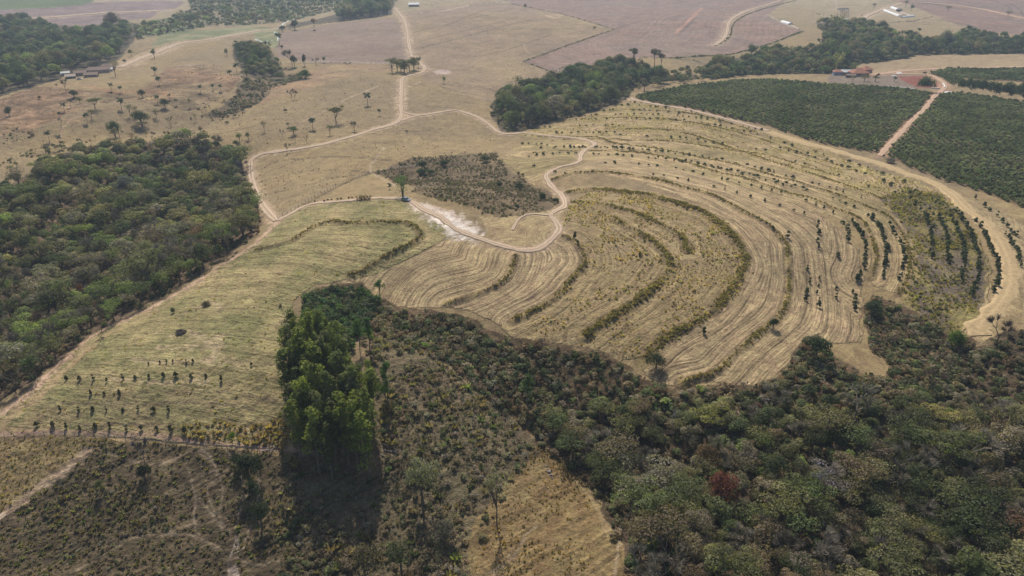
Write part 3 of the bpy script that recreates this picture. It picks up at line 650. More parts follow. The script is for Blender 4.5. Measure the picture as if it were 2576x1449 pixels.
for k, (s, wd) in LINES.items():
    W_ = world_line(s, 4.0); ROADW[k] = (W_, wd)
    W_ = W_[np.r_[True, np.linalg.norm(np.diff(W_, axis=0), axis=1) > .4]]
    tg = np.gradient(W_, axis=0); tg /= np.linalg.norm(tg, axis=1)[:, None]+1e-9; nr = np.stack([-tg[:,1], tg[:,0]], 1)
    al = np.r_[0, np.cumsum(np.linalg.norm(np.diff(W_, axis=0), axis=1))]
    acr = np.array([-1.15, -1., -.45, 0, .45, 1., 1.15]); dz = np.array([-.35, .03, -.02, .07, -.02, .03, -.35])
    wv = wd/2*(1+.30*(vnoise(al/7., al*0, 5)-.5)*2+.22*(vnoise(al/1.8, al*0, 6)-.5)*2)
    vx = W_[:, None, 0]+nr[:, None, 0]*acr[None]*wv[:, None]; vy = W_[:, None, 1]+nr[:, None, 1]*acr[None]*wv[:, None]
    dd = np.sqrt(vx**2+vy**2+CAM_H**2)
    vz = surface(vx, vy)+dz[None]+.10+dd*.0004
    n, c = vx.shape; ii = np.arange(n*c).reshape(n, c)
    q = np.stack([ii[:-1, :-1], ii[:-1, 1:], ii[1:, 1:], ii[1:, :-1]], -1).reshape(-1, 4)
    if c and (nr[0] @ np.array([0, 0])) == 0:
        q = q[:, ::-1]
    mt = M['red'] if k in ('red_road', 'farm_lane', 'hill_road') else M['straw'] if k == 'terrace_track' else M['road']
    me = mesh(k, np.stack([vx, vy, vz], -1).reshape(-1, 3), q, [mt], attrs={'across': ('POINT', 'FLOAT', np.tile(acr, n))}, smooth=True)
    tag(obj(k, me), kind='structure')
def off_road(x, y, extra=1.0):
    ok = np.ones(x.shape, bool)
    for k, (W_, wd) in ROADW.items():
        W2 = W_[::3]
        lo = W2.min(0)-8; hi = W2.max(0)+8
        m = ok & (x > lo[0]) & (x < hi[0]) & (y > lo[1]) & (y < hi[1])
        if m.any():
            d, _, _ = seg_dist(x[m], y[m], [tuple(q) for q in W2]); ok[m] = d > wd/2+extra
    return ok
# ---------------------------------------------------------------- plant meshes
def rnd_dirs(r, n, zmin=-1.):
    z = r.uniform(zmin, 1, n); a = r.uniform(0, 2*math.pi, n); s = np.sqrt(1-z*z)
    return np.stack([s*np.cos(a), s*np.sin(a), z], 1)
def leaf_quads(r, cen, nrm, size, aspect=1.0, up=None):
    n = len(cen); nrm = nrm/(np.linalg.norm(nrm, axis=1)[:, None]+1e-9)
    ref = rnd_dirs(r, n) if up is None else up
    a = np.cross(nrm, ref); a /= np.linalg.norm(a, axis=1)[:, None]+1e-9; b = np.cross(nrm, a)
    s = (size*r.uniform(.6, 1.35, n))[:, None]
    k = r.uniform(.7, 1.2, (4, n, 1))
    v = np.stack([cen+a*s*k[0], cen+b*s*k[1]*aspect+nrm*s*.15, cen-a*s*k[2], cen-b*s*k[3]*aspect+nrm*s*.15], 1).reshape(-1, 3)
    return v, np.arange(4*n).reshape(n, 4)
def clump_mesh(name, mat, parts):
    """parts: list of (verts, quads, brightness per quad)"""
    vs, fs, bs = [], [], []; n = 0
    for v, f, b in parts:
        vs.append(v); fs.append(f+n); bs.append(np.broadcast_to(b, (len(f),))); n += len(v)
    return mesh(name, np.concatenate(vs), np.concatenate(fs), [mat], attrs={'clump': ('FACE', 'FLOAT', np.concatenate(bs))})
def crown_parts(seed, lobes=9, per=95, rad=.40, zc=.62, zr=.30, lr=.17, leaf=.032, flat_top=False, tilt=.25):
    r = np.random.default_rng(seed); parts = []; cents = []
    for i in range(lobes):
        d = rnd_dirs(r, 1, -.35)[0]; q = r.uniform(.35, 1.0)
        c = np.array([d[0]*rad*q*.8, d[1]*rad*q*.8, zc+d[2]*zr*q*.75+tilt*0])
        if flat_top: c[2] = zc+r.uniform(-.08, .14)
        if i == 0: c = np.array([0, 0, zc+zr*.55])
        L = lr*r.uniform(.75, 1.3); cents.append(c)
        d = rnd_dirs(r, per, -.75); rr = r.uniform(.55, 1.05, per)**.6
        p = c+d*rr[:, None]*L*np.array([1, 1, .8 if not flat_top else .45])
        nr = d+rnd_dirs(r, per)*.65+np.array([0, 0, .25])
        b = r.uniform(.75, 1.25)*r.uniform(.72, 1.3, per)
        v, f = leaf_quads(r, p, nr, np.full(per, leaf))
        parts.append((v, f, b))
    return parts, cents
def trunk_mesh(name, seed, cents, mat, base=.028, lean=0., fork=.32):
    r = np.random.default_rng(seed+99); mb = MB(); top = np.array([lean, 0, fork])
    mb.tube([(0, 0, -.08), (lean*.4+.01, .005, fork*.5), top], [base*1.25, base, base*.8], 6)
    for c in cents[:6]:
        mid = top*.5+np.array(c)*.5+np.array([0, 0, .02])
        mb.tube([top-np.array([0, 0, .03]), mid, c], [base*.62, base*.4, base*.15], 4, False)
    return mb.mesh(name, mat)
def bare_mesh(name, seed, mat, spread=.38, twigs=520, haze=0, top=1.0, th=.006):
    """leafless tree: branching limbs and a cloud of fine twigs"""
    r = np.random.default_rng(seed); mb = MB(); ends = []
    def grow(p, d, L, rad, lev):
        q = p+d*L*.5+r.normal(0, .012, 3); e = p+d*L
        mb.tube([p, q, e], [rad, rad*.8, rad*.6], 4 if lev else 6, False)
        if lev >= 3 or L < .05: ends.append((e, d)); return
        for k in range(3 if lev < 2 else 2):
            nd = d+rnd_dirs(r, 1, -.2)[0]*(.75 if lev else .8); nd /= np.linalg.norm(nd)
            nd[2] = abs(nd[2])*.8+.1; nd[:2] *= (1+spread*.6); nd /= np.linalg.norm(nd)
            grow(e, nd, L*r.uniform(.62, .8), rad*.6, lev+1)
    grow(np.array([0, 0, -.05]), np.array([r.uniform(-.12, .12), r.uniform(-.1, .1), 1.]), .34, .026, 0)
    E = np.array([e for e, _ in ends]); DD = np.array([d for _, d in ends])
    i = r.integers(0, len(E), twigs); d = DD[i]+rnd_dirs(r, twigs)*.8+np.array([0, 0, .2]); d /= np.linalg.norm(d, axis=1)[:, None]
    a = E[i]-DD[i]*r.uniform(0, .12, twigs)[:, None]; ln = r.uniform(.06, .16, twigs)[:, None]
    side = np.cross(d, rnd_dirs(r, twigs)); side /= np.linalg.norm(side, axis=1)[:, None]
    w_ = th*r.uniform(.5, 1.2, twigs)[:, None]
    v = np.stack([a-side*w_, a+side*w_, a+d*ln+side*w_*.3, a+d*ln-side*w_*.3], 1).reshape(-1, 3)
    nv = len(mb.v); vv = np.concatenate([np.array(mb.v), v]); k = top/vv[:, 2].max(); vv = vv*np.array([k, k, k])
    ff = mb.f+(np.arange(4*twigs).reshape(-1, 4)+nv).tolist()
    me = mesh(name, vv, ff, [mat]); at = me.attributes.new('clump', 'FLOAT', 'FACE')
    at.data.foreach_set('value', np.concatenate([np.full(len(mb.f), .9), r.uniform(.75, 1.35, twigs)]).astype(np.float32))
    tips = E*k
    return me, tips
def palm_mesh(seed):
    r = np.random.default_rng(seed); parts = []
    vs = []; fs = []; bs = []; n = 0
    nfr = 22
    for i in range(nfr):
        a = 2*math.pi*i/nfr*1.618*3; el = r.uniform(-.25, 1.15); L = r.uniform(.30, .38)
        h = np.array([math.cos(a), math.sin(a), 0]); p = np.array([0, 0, .80]); d = h*math.cos(el)+np.array([0, 0, math.sin(el)])
        pts = [p]; 
        for k in range(6):
            p = p+d*L/6; d = d+np.array([0, 0, -.24]); d /= np.linalg.norm(d); pts.append(p)
        side = np.cross(h, (0, 0, 1))
        for s in (-1, 1):
            for k in range(6):
                wa = .055*math.sin(math.pi*(k+.35)/7)*1.2; wb = .055*math.sin(math.pi*(k+1.35)/7)*1.2
                q = [pts[k], pts[k+1], pts[k+1]+s*side*wb+np.array([0, 0, -wb*.7])+d*.02, pts[k]+s*side*wa+np.array([0, 0, -wa*.7])]
                vs += q; fs.append([n, n+1, n+2, n+3]); n += 4; bs.append(r.uniform(.7, 1.3))
    cr = mesh('crown', vs, np.array(fs), [M['leaf']], attrs={'clump': ('FACE', 'FLOAT', bs)})
    lean = r.uniform(-.04, .04)
    tr = MB().tube([(0, 0, -.05), (lean*.3, 0, .3), (lean*.6, 0, .6), (0, 0, .82)], [.022, .017, .015, .02], 7).mesh('trunk', M['bark'])
    return cr, tr
def euc_mesh(seed, low=.42, rad=.115):
    r = np.random.default_rng(seed); parts = []; cents = []
    nl = 13
    for i in range(nl):
        z = low+(.95-low)*(i/(nl-1))**.85; a = r.uniform(0, 6.28); q = rad*(1.05-.65*((z-low)/(1-low))**1.6)*r.uniform(.2, .75)
        c = np.array([math.cos(a)*q, math.sin(a)*q, z]); cents.append(c)
        per = 62; L = rad*r.uniform(.42, .72)*(1.15-.35*(z-low)/(1-low))
        d = rnd_dirs(r, per, -.6); p = c+d*(r.uniform(.5, 1.05, per)[:, None])*L*np.array([1, 1, 1.05])
        hang = np.array([0, 0, 1.])+rnd_dirs(r, per)*.5
        v, f = leaf_quads(r, p, d+rnd_dirs(r, per)*.5+np.array([0, 0, .2]), np.full(per, .0125), 1.25)
        parts.append((v, f, r.uniform(.75, 1.25)*r.uniform(.75, 1.3, per)))
    lean = r.uniform(-.02, .02)
    mb = MB().tube([(0, 0, -.03), (lean, 0, .35), (lean*.5, 0, .7), (0, 0, .95)], [.0115, .009, .006, .002], 6)
    for c in cents[2:11]: mb.tube([(lean*.6, 0, c[2]-.07), tuple(c)], [.0035, .001], 3, False)
    return parts, mb
def shrub_parts(seed, lobes=5, per=34, leaf=.085, rad=.5, hz=.6):
    r = np.random.default_rng(seed); parts = []
    for i in range(lobes):
        a = r.uniform(0, 6.28); q = rad*r.uniform(0, .6) if i else 0
        c = np.array([math.cos(a)*q, math.sin(a)*q, hz*r.uniform(.4, .75)]); L = rad*r.uniform(.4, .7)
        d = rnd_dirs(r, per, -.5); p = c+d*r.uniform(.5, 1.05, per)[:, None]*L*np.array([1, 1, .85]); p[:, 2] = np.maximum(p[:, 2], .02)
        v, f = leaf_quads(r, p, d+rnd_dirs(r, per)*.6+np.array([0, 0, .2]), np.full(per, leaf))
        parts.append((v, f, r.uniform(.8, 1.2)*r.uniform(.7, 1.3, per)))
    return parts
def tuft_parts(seed, n=16, ht=.9, wd=.16, sp=.45):
    r = np.random.default_rng(seed); a = r.uniform(0, 6.28, n); q = r.uniform(0, sp, n)
    c = np.stack([np.cos(a)*q*.5, np.sin(a)*q*.5, np.zeros(n)], 1)
    d = np.stack([np.cos(a)*q, np.sin(a)*q, r.uniform(.5, 1., n)*ht], 1); s = np.cross(d, rnd_dirs(r, n)); s /= np.linalg.norm(s, axis=1)[:, None]
    v = np.stack([c-s*wd, c+s*wd, c+d+s*wd*.35, c+d-s*wd*.35], 1).reshape(-1, 3)
    return [(v, np.arange(4*n).reshape(n, 4), r.uniform(.7, 1.3, n))]
# ---------------------------------------------------------------- scattering as one uncountable mass
def scatter(name, pts, scl, tint, templates, rz=None, which=None, label=None, tilt=.12):
    n = len(pts)
    if not n: return None
    r = np.random.default_rng(n)
    scl = np.asarray(scl, float)
    if scl.ndim == 1: scl = np.stack([scl]*3, 1)
    rot = np.stack([r.normal(0, tilt, n), r.normal(0, tilt, n), r.uniform(0, 6.28, n) if rz is None else rz], 1)
    which = r.integers(0, len(templates), n) if which is None else which
    me = bpy.data.meshes.new(name); me.vertices.add(n); me.vertices.foreach_set('co', np.asarray(pts, np.float32).ravel())
    for an, typ, val, key in (('sc', 'FLOAT_VECTOR', scl, 'vector'), ('rt', 'FLOAT_VECTOR', rot, 'vector'), ('tint', 'FLOAT_COLOR', np.concatenate([tint, np.ones((n, 1))], 1), 'color'), ('ti', 'INT', which, 'value')):
        at = me.attributes.new(an, typ, 'POINT'); at.data.foreach_set(key, np.asarray(val, np.int32 if typ == 'INT' else np.float32).ravel())
    me.update(); o = obj(name, me)
    ng = bpy.data.node_groups.new(name, 'GeometryNodeTree')
    ng.interface.new_socket('Geometry', in_out='INPUT', socket_type='NodeSocketGeometry'); ng.interface.new_socket('Geometry', in_out='OUTPUT', socket_type='NodeSocketGeometry')
    gi = ng.nodes.new('NodeGroupInput'); go = ng.nodes.new('NodeGroupOutput'); jn = ng.nodes.new('GeometryNodeJoinGeometry')
    def attr(nm, typ):
        a = ng.nodes.new('GeometryNodeInputNamedAttribute'); a.data_type = typ; a.inputs['Name'].default_value = nm; return a.outputs[0]
    a_s = attr('sc', 'FLOAT_VECTOR'); a_r = attr('rt', 'FLOAT_VECTOR'); a_t = attr('ti', 'INT')
    e2r = ng.nodes.new('FunctionNodeEulerToRotation'); ng.links.new(a_r, e2r.inputs[0])
    for k, tm_ in enumerate(templates):
        if not (which == k).any(): continue
        ip = ng.nodes.new('GeometryNodeInstanceOnPoints'); oi = ng.nodes.new('GeometryNodeObjectInfo'); oi.inputs['Object'].default_value = tm_
        cp = ng.nodes.new('FunctionNodeCompare'); cp.data_type = 'INT'; cp.operation = 'EQUAL'; ng.links.new(a_t, cp.inputs[2]); cp.inputs[3].default_value = k
        ng.links.new(gi.outputs[0], ip.inputs['Points']); ng.links.new(cp.outputs[0], ip.inputs['Selection']); ng.links.new(oi.outputs['Geometry'], ip.inputs['Instance'])
        ng.links.new(a_s, ip.inputs['Scale']); ng.links.new(e2r.outputs[0], ip.inputs['Rotation']); ng.links.new(ip.outputs[0], jn.inputs[0])
    ng.links.new(jn.outputs[0], go.inputs[0])
    md = o.modifiers.new('scatter', 'NODES'); md.node_group = ng
    return tag(o, label, name.replace('_', ' ').split(' ')[-1] if label else None, kind='stuff')
def template(name, parts, mat='leaf_i'):
    return bpy.data.objects.new(name, clump_mesh(name, M[mat], parts))
T_shrub = [template('shrub', shrub_parts(s)) for s in (1, 2, 3)]
T_tuft = [template('grass_tuft', tuft_parts(s)) for s in (4, 5, 6)]
T_coffee = [template('coffee_bush', shrub_parts(s, 4, 30, .13, .5, .8)) for s in (7, 8, 9)]
T_twiggy = []
for s in (10, 11):
    me, _ = bare_mesh('dry_shrub', s, M['twig_i'], twigs=150, th=.02); T_twiggy.append(bpy.data.objects.new('dry_shrub', me))
T_tree = []
for s in (21, 22, 23, 24):
    pr, ce = crown_parts(s, 9, 110, leaf=.027); T_tree.append(template('tree_mass', pr))
    T_tree[-1].data.materials.append(M['bark'])
# ---------------------------------------------------------------- candidates spread over the land
def cand(poly, spacing, jit='world', seed=1, shift=.42):
    """points about SPACING metres apart on the land inside a picture outline"""
    pl = POLY[poly] if isinstance(poly, str) else poly
    a = np.array([(min(max(x, -450), 2950), min(max(y, -40), 1750)) for x, y in pl])
    X0, Y0, _ = ground_at(a[:,0], a[:,1])
    r = np.random.default_rng(seed)
    gx_ = np.arange(X0.min()-20, X0.max()+20, spacing); gy_ = np.arange(Y0.min()-20, min(Y0.max()+20, 2400), spacing*.87)
    U, V = np.meshgrid(gx_, gy_); U = U+(np.arange(len(gy_)) % 2)[:, None]*spacing*.5
    U = (U+r.uniform(-shift, shift, U.shape)*spacing).ravel(); V = (V+r.uniform(-shift, shift, V.shape)*spacing).ravel()
    Zc = height(U, V); px, py, d = project(U, V, Zc)
    jx = px+(fbm(U/6., V/6., 41, 2)-.5)*5*FP/np.maximum(d, 1); jy = py+(fbm(U/6., V/6., 45, 2)-.5)*5*FP/np.maximum(d, 1)*.3
    m = (d > 0) & inpoly(jx, jy, pl) & (px > -420) & (px < 3000) & (py < 1760) & (py > -60)
    return U[m], V[m], px[m], py[m], d[m]
def tints(r, n, table, spread=.18):
    """table: list of (weight, colour)"""
    w_ = np.array([t_[0] for t_ in table], float); w_ /= w_.sum()
    k = r.choice(len(table), n, p=w_); c = np.array([t_[1] for t_ in table])[k]
    return c*r.uniform(1-spread, 1+spread, (n, 1))*r.uniform(.93, 1.07, (n, 3)), k
# ---------------------------------------------------------------- trees as individuals
TREE = {}
def kind(name, variants): TREE[name] = variants
v = []
for s in range(7):
    pr, ce = crown_parts(100+s, 9+s % 4, 150, rad=.40+.03*(s % 3), lr=.15+.02*(s % 2), leaf=.0185, zr=.33+.04*(s % 2), zc=.57)
    v.append((clump_mesh('crown', M['leaf'], pr), trunk_mesh('trunk', s, ce, M['bark'])))
kind('leafy', v)
v = []
for s in range(3):
    pr, ce = crown_parts(140+s, 13, 120, rad=.62, lr=.18, leaf=.020, zc=.78, zr=.12, flat_top=True)
    v.append((clump_mesh('crown', M['leaf'], pr), trunk_mesh('trunk', 40+s, ce, M['bark'], .03)))
kind('spreading', v)
v = []
for s in range(3):
    pr, ce = crown_parts(150+s, 15, 170, rad=.38, lr=.19, leaf=.0205, zc=.50, zr=.42)
    v.append((clump_mesh('crown', M['leaf'], pr), trunk_mesh('trunk', 60+s, ce, M['bark'], .035, fork=.22)))
kind('dense', v)
v = []
for s in range(3):   # airy crown of leaves over visible limbs
    pr, ce = crown_parts(160+s, 9, 70, rad=.42, lr=.17, leaf=.0175, zc=.66, zr=.28)
    me, tips = bare_mesh('trunk', 160+s, M['twig'], twigs=160, th=.004)
    v.append((clump_mesh('crown', M['leaf'], pr), trunk_mesh('trunk', 70+s, ce, M['bark'], .024)))
kind('thin', v)
v = []
for s in range(4):
    me, _ = bare_mesh('crown', 180+s, M['twig'], twigs=1100, th=.0045); v.append((me, None))
kind('bare', v)
v = []
for s in range(5):
    cr, tr = palm_mesh(200+s); v.append((cr, tr))
kind('palm', v)
v = []
for s in range(7):
    pr, mb = euc_mesh(220+s, .34+.08*(s % 3), .10+.012*(s % 4)); v.append((clump_mesh('crown', M['leaf'], pr), mb.mesh('trunk', M['pale_bark'])))
kind('eucalyptus', v)
v = []
for s in range(3):
    v.append((clump_mesh('crown', M['leaf'], shrub_parts(240+s, 8, 100, .038, .5, .8)), None))
kind('bush', v)
v = []
for s in range(3):   # upright bamboo-like plumes
    r_ = np.random.default_rng(260+s); pr = []
    for i in range(12):
        a = r_.uniform(0, 6.28); q = r_.uniform(0, .34); L = r_.uniform(.7, 1.)
        k = np.linspace(.15, 1, 46); c = np.stack([math.cos(a)*(q+.25*k**2), math.sin(a)*(q+.25*k**2), k*L*(1-.08*k)], 1)+r_.normal(0, .028, (46, 3))
        vq, fq = leaf_quads(r_, c, rnd_dirs(r_, 46)+np.array([math.cos(a), math.sin(a), .6]), np.full(46, .034), 1.3); pr.append((vq, fq, r_.uniform(.7, 1.3, 46)))
    v.append((clump_mesh('crown', M['leaf'], pr), None))
kind('plume', v)
v = []
for s in range(4):   # planted sapling
    pr = shrub_parts(280+s, 5, 45, .07, .27, .55)+shrub_parts(290+s, 3, 40, .06, .22, 1.05)
    v.append((clump_mesh('crown', M['leaf'], pr), MB().tube([(0, 0, -.1), (.01, 0, .45)], [.025, .015], 5).mesh('trunk', M['bark'])))
kind('sapling', v)
NAMES = {'leafy': 'leafy_tree', 'spreading': 'spreading_tree', 'dense': 'dense_tree', 'thin': 'thin_crowned_tree', 'bare': 'leafless_tree', 'palm': 'palm_tree', 'eucalyptus': 'eucalyptus_tree', 'bush': 'bush', 'plume': 'bamboo_clump', 'sapling': 'sapling'}
def plant(kd, x, y, ht, wr=1.0, col=(.05, .07, .03), label='', cat='tree', group=None, name=None, seed=None, parts=True, z=None):
    vs = TREE[kd]; k = (seed if seed is not None else random.randrange(99)) % len(vs); cr, tr = vs[k]
    z = float(surface(np.array([x]), np.array([y]))[0]) if z is None else z
    nm = name or NAMES[kd]; rz = random.uniform(0, 6.28)
    one = tr is None or not parts
    if one:
        o = bpy.data.objects.new(nm, cr); link(o)
        o.location = (x, y, z-.02*ht); o.rotation_euler = (0, 0, rz); o.scale = (ht*wr, ht*wr, ht); o.color = (*col, 1)
    else:
        o = empty(nm, (x, y, z-.01*ht), rz); o.scale = (ht*wr, ht*wr, ht)
        c = bpy.data.objects.new('crown', cr); link(c); c.parent = o; c.color = (*col, 1)
        c = bpy.data.objects.new('trunk', tr); link(c); c.parent = o
    return tag(o, label, cat, group)
DARK, OLIVE, MIDG, BRT, GREY, RUST, BROWN, LILAC, YEL = (.080, .094, .044), (.170, .160, .082), (.125, .142, .064), (.175, .21, .07), (.215, .185, .14), (.18, .105, .075), (.19, .15, .095), (.17, .16, .185), (.22, .20, .09)
WORD = {DARK: 'dark green', OLIVE: 'olive green', MIDG: 'mid green', BRT: 'bright green', GREY: 'grey', RUST: 'rusty red', BROWN: 'brownish', LILAC: 'lilac grey', YEL: 'yellow green'}
LEAFCAP = {'left_wood': 85, 'right_wood': 95, 'stream_wood': 15, 'bamboo': 10, 'far_wood': 15, 'river_wood': 8, 'gully_wood': 8, 'river_scrub': 8}
def wood(poly, spacing, hts, table, zone, group, seed, cap, stuff_name, stuff_label, kinds=(('leafy', 1.),), wr=1.0, bare=.0, keep=None):
    """trees of one wood: the CAP largest in the picture as individuals, the rest as one mass"""
    r = np.random.default_rng(seed)
    x, y, px, py, d = cand(poly, spacing, seed=seed)
    ok = off_road(x, y, 2.2)
    if keep is not None: ok &= keep(px, py)
    mh = (hts[0]+hts[1])*(.22 if poly in ('left_wood', 'stream_wood', 'bamboo') else .36); rp = (hts[0]+hts[1])*(0. if poly == 'left_wood' else .2)*FP/d; ok &= inpoly(px-rp, py, POLY[poly]) & inpoly(px+rp, py, POLY[poly]); tx, ty, _ = project(x, y, height(x, y)+mh); ok &= inpoly(tx, ty, POLY[poly])
    x, y, px, py, d = x[ok], y[ok], px[ok], py[ok], d[ok]
    n = len(x); cn = fbm(x/22., y/22., seed, 3)
    wts = np.array([t_[0] for t_ in table], float); cum = np.cumsum(wts)/wts.sum()
    q = (cn-.5)*1.8+.5+r.normal(0, .25, n); q = np.abs(q); q = np.clip(np.where(q > 1, 2-q, q), 0, .96); kc = np.searchsorted(cum, q)
    kc = np.where(r.random(n) < .45, r.choice(len(table), n, p=wts/wts.sum()), kc)
    ht = (hts[0]+(hts[1]-hts[0])*r.beta(1.3, 1.9, n)*1.25)*np.where(r.random(n) < .06, 1.4, 1.)*(.8+.4*fbm(x/18., y/18., seed+5, 2))*(np.clip((py-880)/230, .45, 1) if poly == 'right_wood' else 1)
    app = ht/d; inv = (px < -60) | (px > 2640) | (py > 1530) | (py < -20)
    order = np.argsort(-(app*np.where(inv, .01, 1))); ind = np.zeros(n, bool); ind[order[:cap]] = True; ind &= ~inv
    z = surface(x, y); kw = np.array([k_[1] for k_ in kinds]); kw = kw/kw.sum()
    kk = r.choice(len(kinds), n, p=kw); br = r.random(n) < bare
    lf = np.array([kinds[q_][0] == 'leafy' for q_ in kk]) & ~br; used_ = 0
    for i in order:
        if ind[i] and lf[i]:
            used_ += 1
            if used_ > LEAFCAP[poly]: ind[i] = False
    for i in np.nonzero(ind)[0]:
        c = table[kc[i]][1]; kd = kinds[kk[i]][0]
        if br[i] and kd != 'bush': kd = 'bare'
        tint = np.array(c)*r.uniform(.85, 1.45)*r.uniform(.94, 1.06, 3)
        if kd == 'bare' and c in (DARK, OLIVE, MIDG, BRT, LILAC): c = GREY; tint = np.array(GREY)*r.uniform(.8, 1.25)
        sz = 'large' if ht[i] > hts[0]*.45+hts[1]*.55 else 'small'
        frm = {'bare': 'leafless', 'leafy': 'rounded', 'spreading': 'spreading', 'dense': 'dense', 'thin': 'sparse', 'bush': 'bushy', 'plume': 'plumed'}[kd]
        plant(kd, x[i], y[i], ht[i], wr*r.uniform(.9, 1.25), tint, f'{sz} {WORD[c]} {frm} tree {zone(px[i], py[i])}', 'tree', group, seed=int(r.integers(99)), z=z[i])
    m = ~ind
    if m.any():
        tn = np.array([t_[1] for t_ in table])[kc[m]]*r.uniform(.85, 1.45, (m.sum(), 1))
        scatter(stuff_name, np.stack([x[m], y[m], z[m]-.05*ht[m]], 1), np.stack([ht[m]*wr*1.15]*2+[ht[m]], 1), tn, T_tree, label=stuff_label)
    print('wood', group, n, int(ind.sum()))
def z_left(px, py):
    a = ['by the top edge', 'high up', 'in the middle', 'low down', 'by the lower edge'][int(np.clip((py-400)/100, 0, 4))]
    b = ['far left', 'left', 'centre', 'right', 'road side'][int(np.clip((px-60)/120, 0, 4))]
    return f'{a} of the left wood, {b}'
GREENS = [(3, DARK), (3, OLIVE), (2.4, MIDG), (1.6, OLIVE), (.7, BRT), (1.6, BROWN), (1.5, GREY), (.35, RUST), (.14, LILAC)]
wood('left_wood', 6.0, (6, 11), [(1.6, DARK), (3.4, OLIVE), (3., MIDG), (1.4, BRT), (.6, YEL), (1.8, BROWN), (2.4, GREY), (.22, RUST), (.05, LILAC)], z_left, 'trees of the wood left of the dirt road', 3, 270,
     'woodland_left_remainder', 'smaller trees deep in the wood left of the dirt road', (('leafy', 4), ('spreading', 2.5), ('thin', 2.4)), 1.05, .24)
def z_right(px, py):
    a = ['at the top of', 'high in', 'halfway down', 'low in', 'at the foot of'][int(np.clip((py-980)/95, 0, 4))]
    b = ['by the spur', 'left half', 'middle', 'right half', 'right end'][int(np.clip((px-1500)/210, 0, 4))]
    return f'{a} the lower right wood, {b}'
wood('right_wood', 3.7, (3.6, 9.5), [(2.4, DARK), (3.6, OLIVE), (2.4, MIDG), (.4, BRT), (.4, YEL), (2.4, BROWN), (2.6, GREY), (.22, RUST), (.05, LILAC)], z_right, 'trees of the lower right wood', 5, 290,
     'woodland_right_remainder', 'trees filling the lower right wood', (('leafy', 4), ('thin', 3.4), ('spreading', 1.8)), 1.0, .24)
FARG = [(4, DARK), (2, OLIVE), (3, (.092, .122, .050)), (.5, BRT), (.8, BROWN), (.6, GREY)]
WORD[(.092, .122, .050)] = 'deep green'
wood('stream_wood', 8.0, (9, 15), FARG, lambda px, py: 'in the streamside wood, '+['lower left tip', 'left part', 'middle', 'right part', 'upper right end'][int(np.clip((px-1230)/85, 0, 4))], 'trees of the streamside wood', 7, 110,
     'woodland_stream_remainder', 'trees filling the streamside wood', (('dense', 4), ('leafy', 3), ('thin', 1)), .95, .03)
wood('bamboo', 9.0, (8, 14), FARG, lambda px, py: 'in the belt above the coffee fields, '+['left end', 'left of farmhouse', 'behind farmhouse', 'right half', 'right end'][int(np.clip((px-1770)/165, 0, 4))], 'trees of the belt above the coffee fields', 9, 100,
     'woodland_belt_remainder', 'trees filling the belt above the coffee fields', (('dense', 3), ('leafy', 3), ('plume', 1.5)), .95, .02)
wood('far_wood', 9.5, (9, 17), FARG, lambda px, py: 'in the dark wood at the upper left, '+('front' if py > 170 else 'middle' if py > 110 else 'rear')+(' left' if px < 110 else ' right'), 'trees of the upper left wood', 11, 150,
     'woodland_far_remainder', 'trees filling the dark upper left wood', (('dense', 3), ('leafy', 4)), .95, .02)
wood('river_wood', 10., (12, 20), FARG+[(1, GREY)], lambda px, py: 'in the riverside wood left of the road, '+('road end' if px > 900 else 'far end'), 'trees of the riverside wood', 13, 60,
     'woodland_river_remainder', 'trees filling the riverside wood', (('dense', 2), ('leafy', 3)), .9, .03)
wood('gully_wood', 7., (6, 11), FARG, lambda px, py: 'in the gully thicket among the pastures', 'trees of the pasture gully', 15, 60,
     'woodland_gully_remainder', 'trees filling the pasture gully', (('leafy', 3), ('dense', 1)), 1., .04)
wood('river_scrub', 17., (6, 12), [(2, MIDG), (2, OLIVE), (2, DARK), (1, BROWN), (1, GREY), (.6, BRT)], lambda px, py: 'in the river scrub beyond the pastures, '+('left part' if px < 560 else 'right part'), 'trees of the river scrub', 17, 90,
     'woodland_riverscrub_remainder', 'trees filling the far river scrub', (('leafy', 2), ('thin', 1)), 1., .05)
# eucalyptus grove
r = np.random.default_rng(5)
x, y, px, py, d = cand('grove', 3.5, seed=2, shift=.36)
z = surface(x, y)
for i in range(len(x)):
    ht = r.uniform(14.5, 21.5)*(1 if py[i] > 940 else .85)
    c = [(.165, .19, .045), (.13, .15, .05), (.21, .24, .055), (.15, .16, .075)][int(r.choice(4, p=[.35, .3, .2, .15]))]
    row = ['rear', 'second', 'third', 'fourth', 'front'][int(np.clip((py[i]-890)/64, 0, 4))]+' rank, '+['left edge', 'left part', 'centre', 'right part', 'right edge'][int(np.clip((px[i]-735)/44, 0, 4))]
    tone = 'bright' if c[1] > .15 else 'dull'
    plant('eucalyptus', x[i], y[i], ht, r.uniform(.95, 1.4), np.array(c)*r.uniform(.85, 1.15), f'tall slender eucalyptus with {tone} green crown, {row} of the grove', 'eucalyptus', 'eucalyptus trees of the grove', seed=int(r.integers(99)) if py[i] < 1080 else int(r.choice([0, 3, 6])), z=z[i])
print('eucs', len(x))
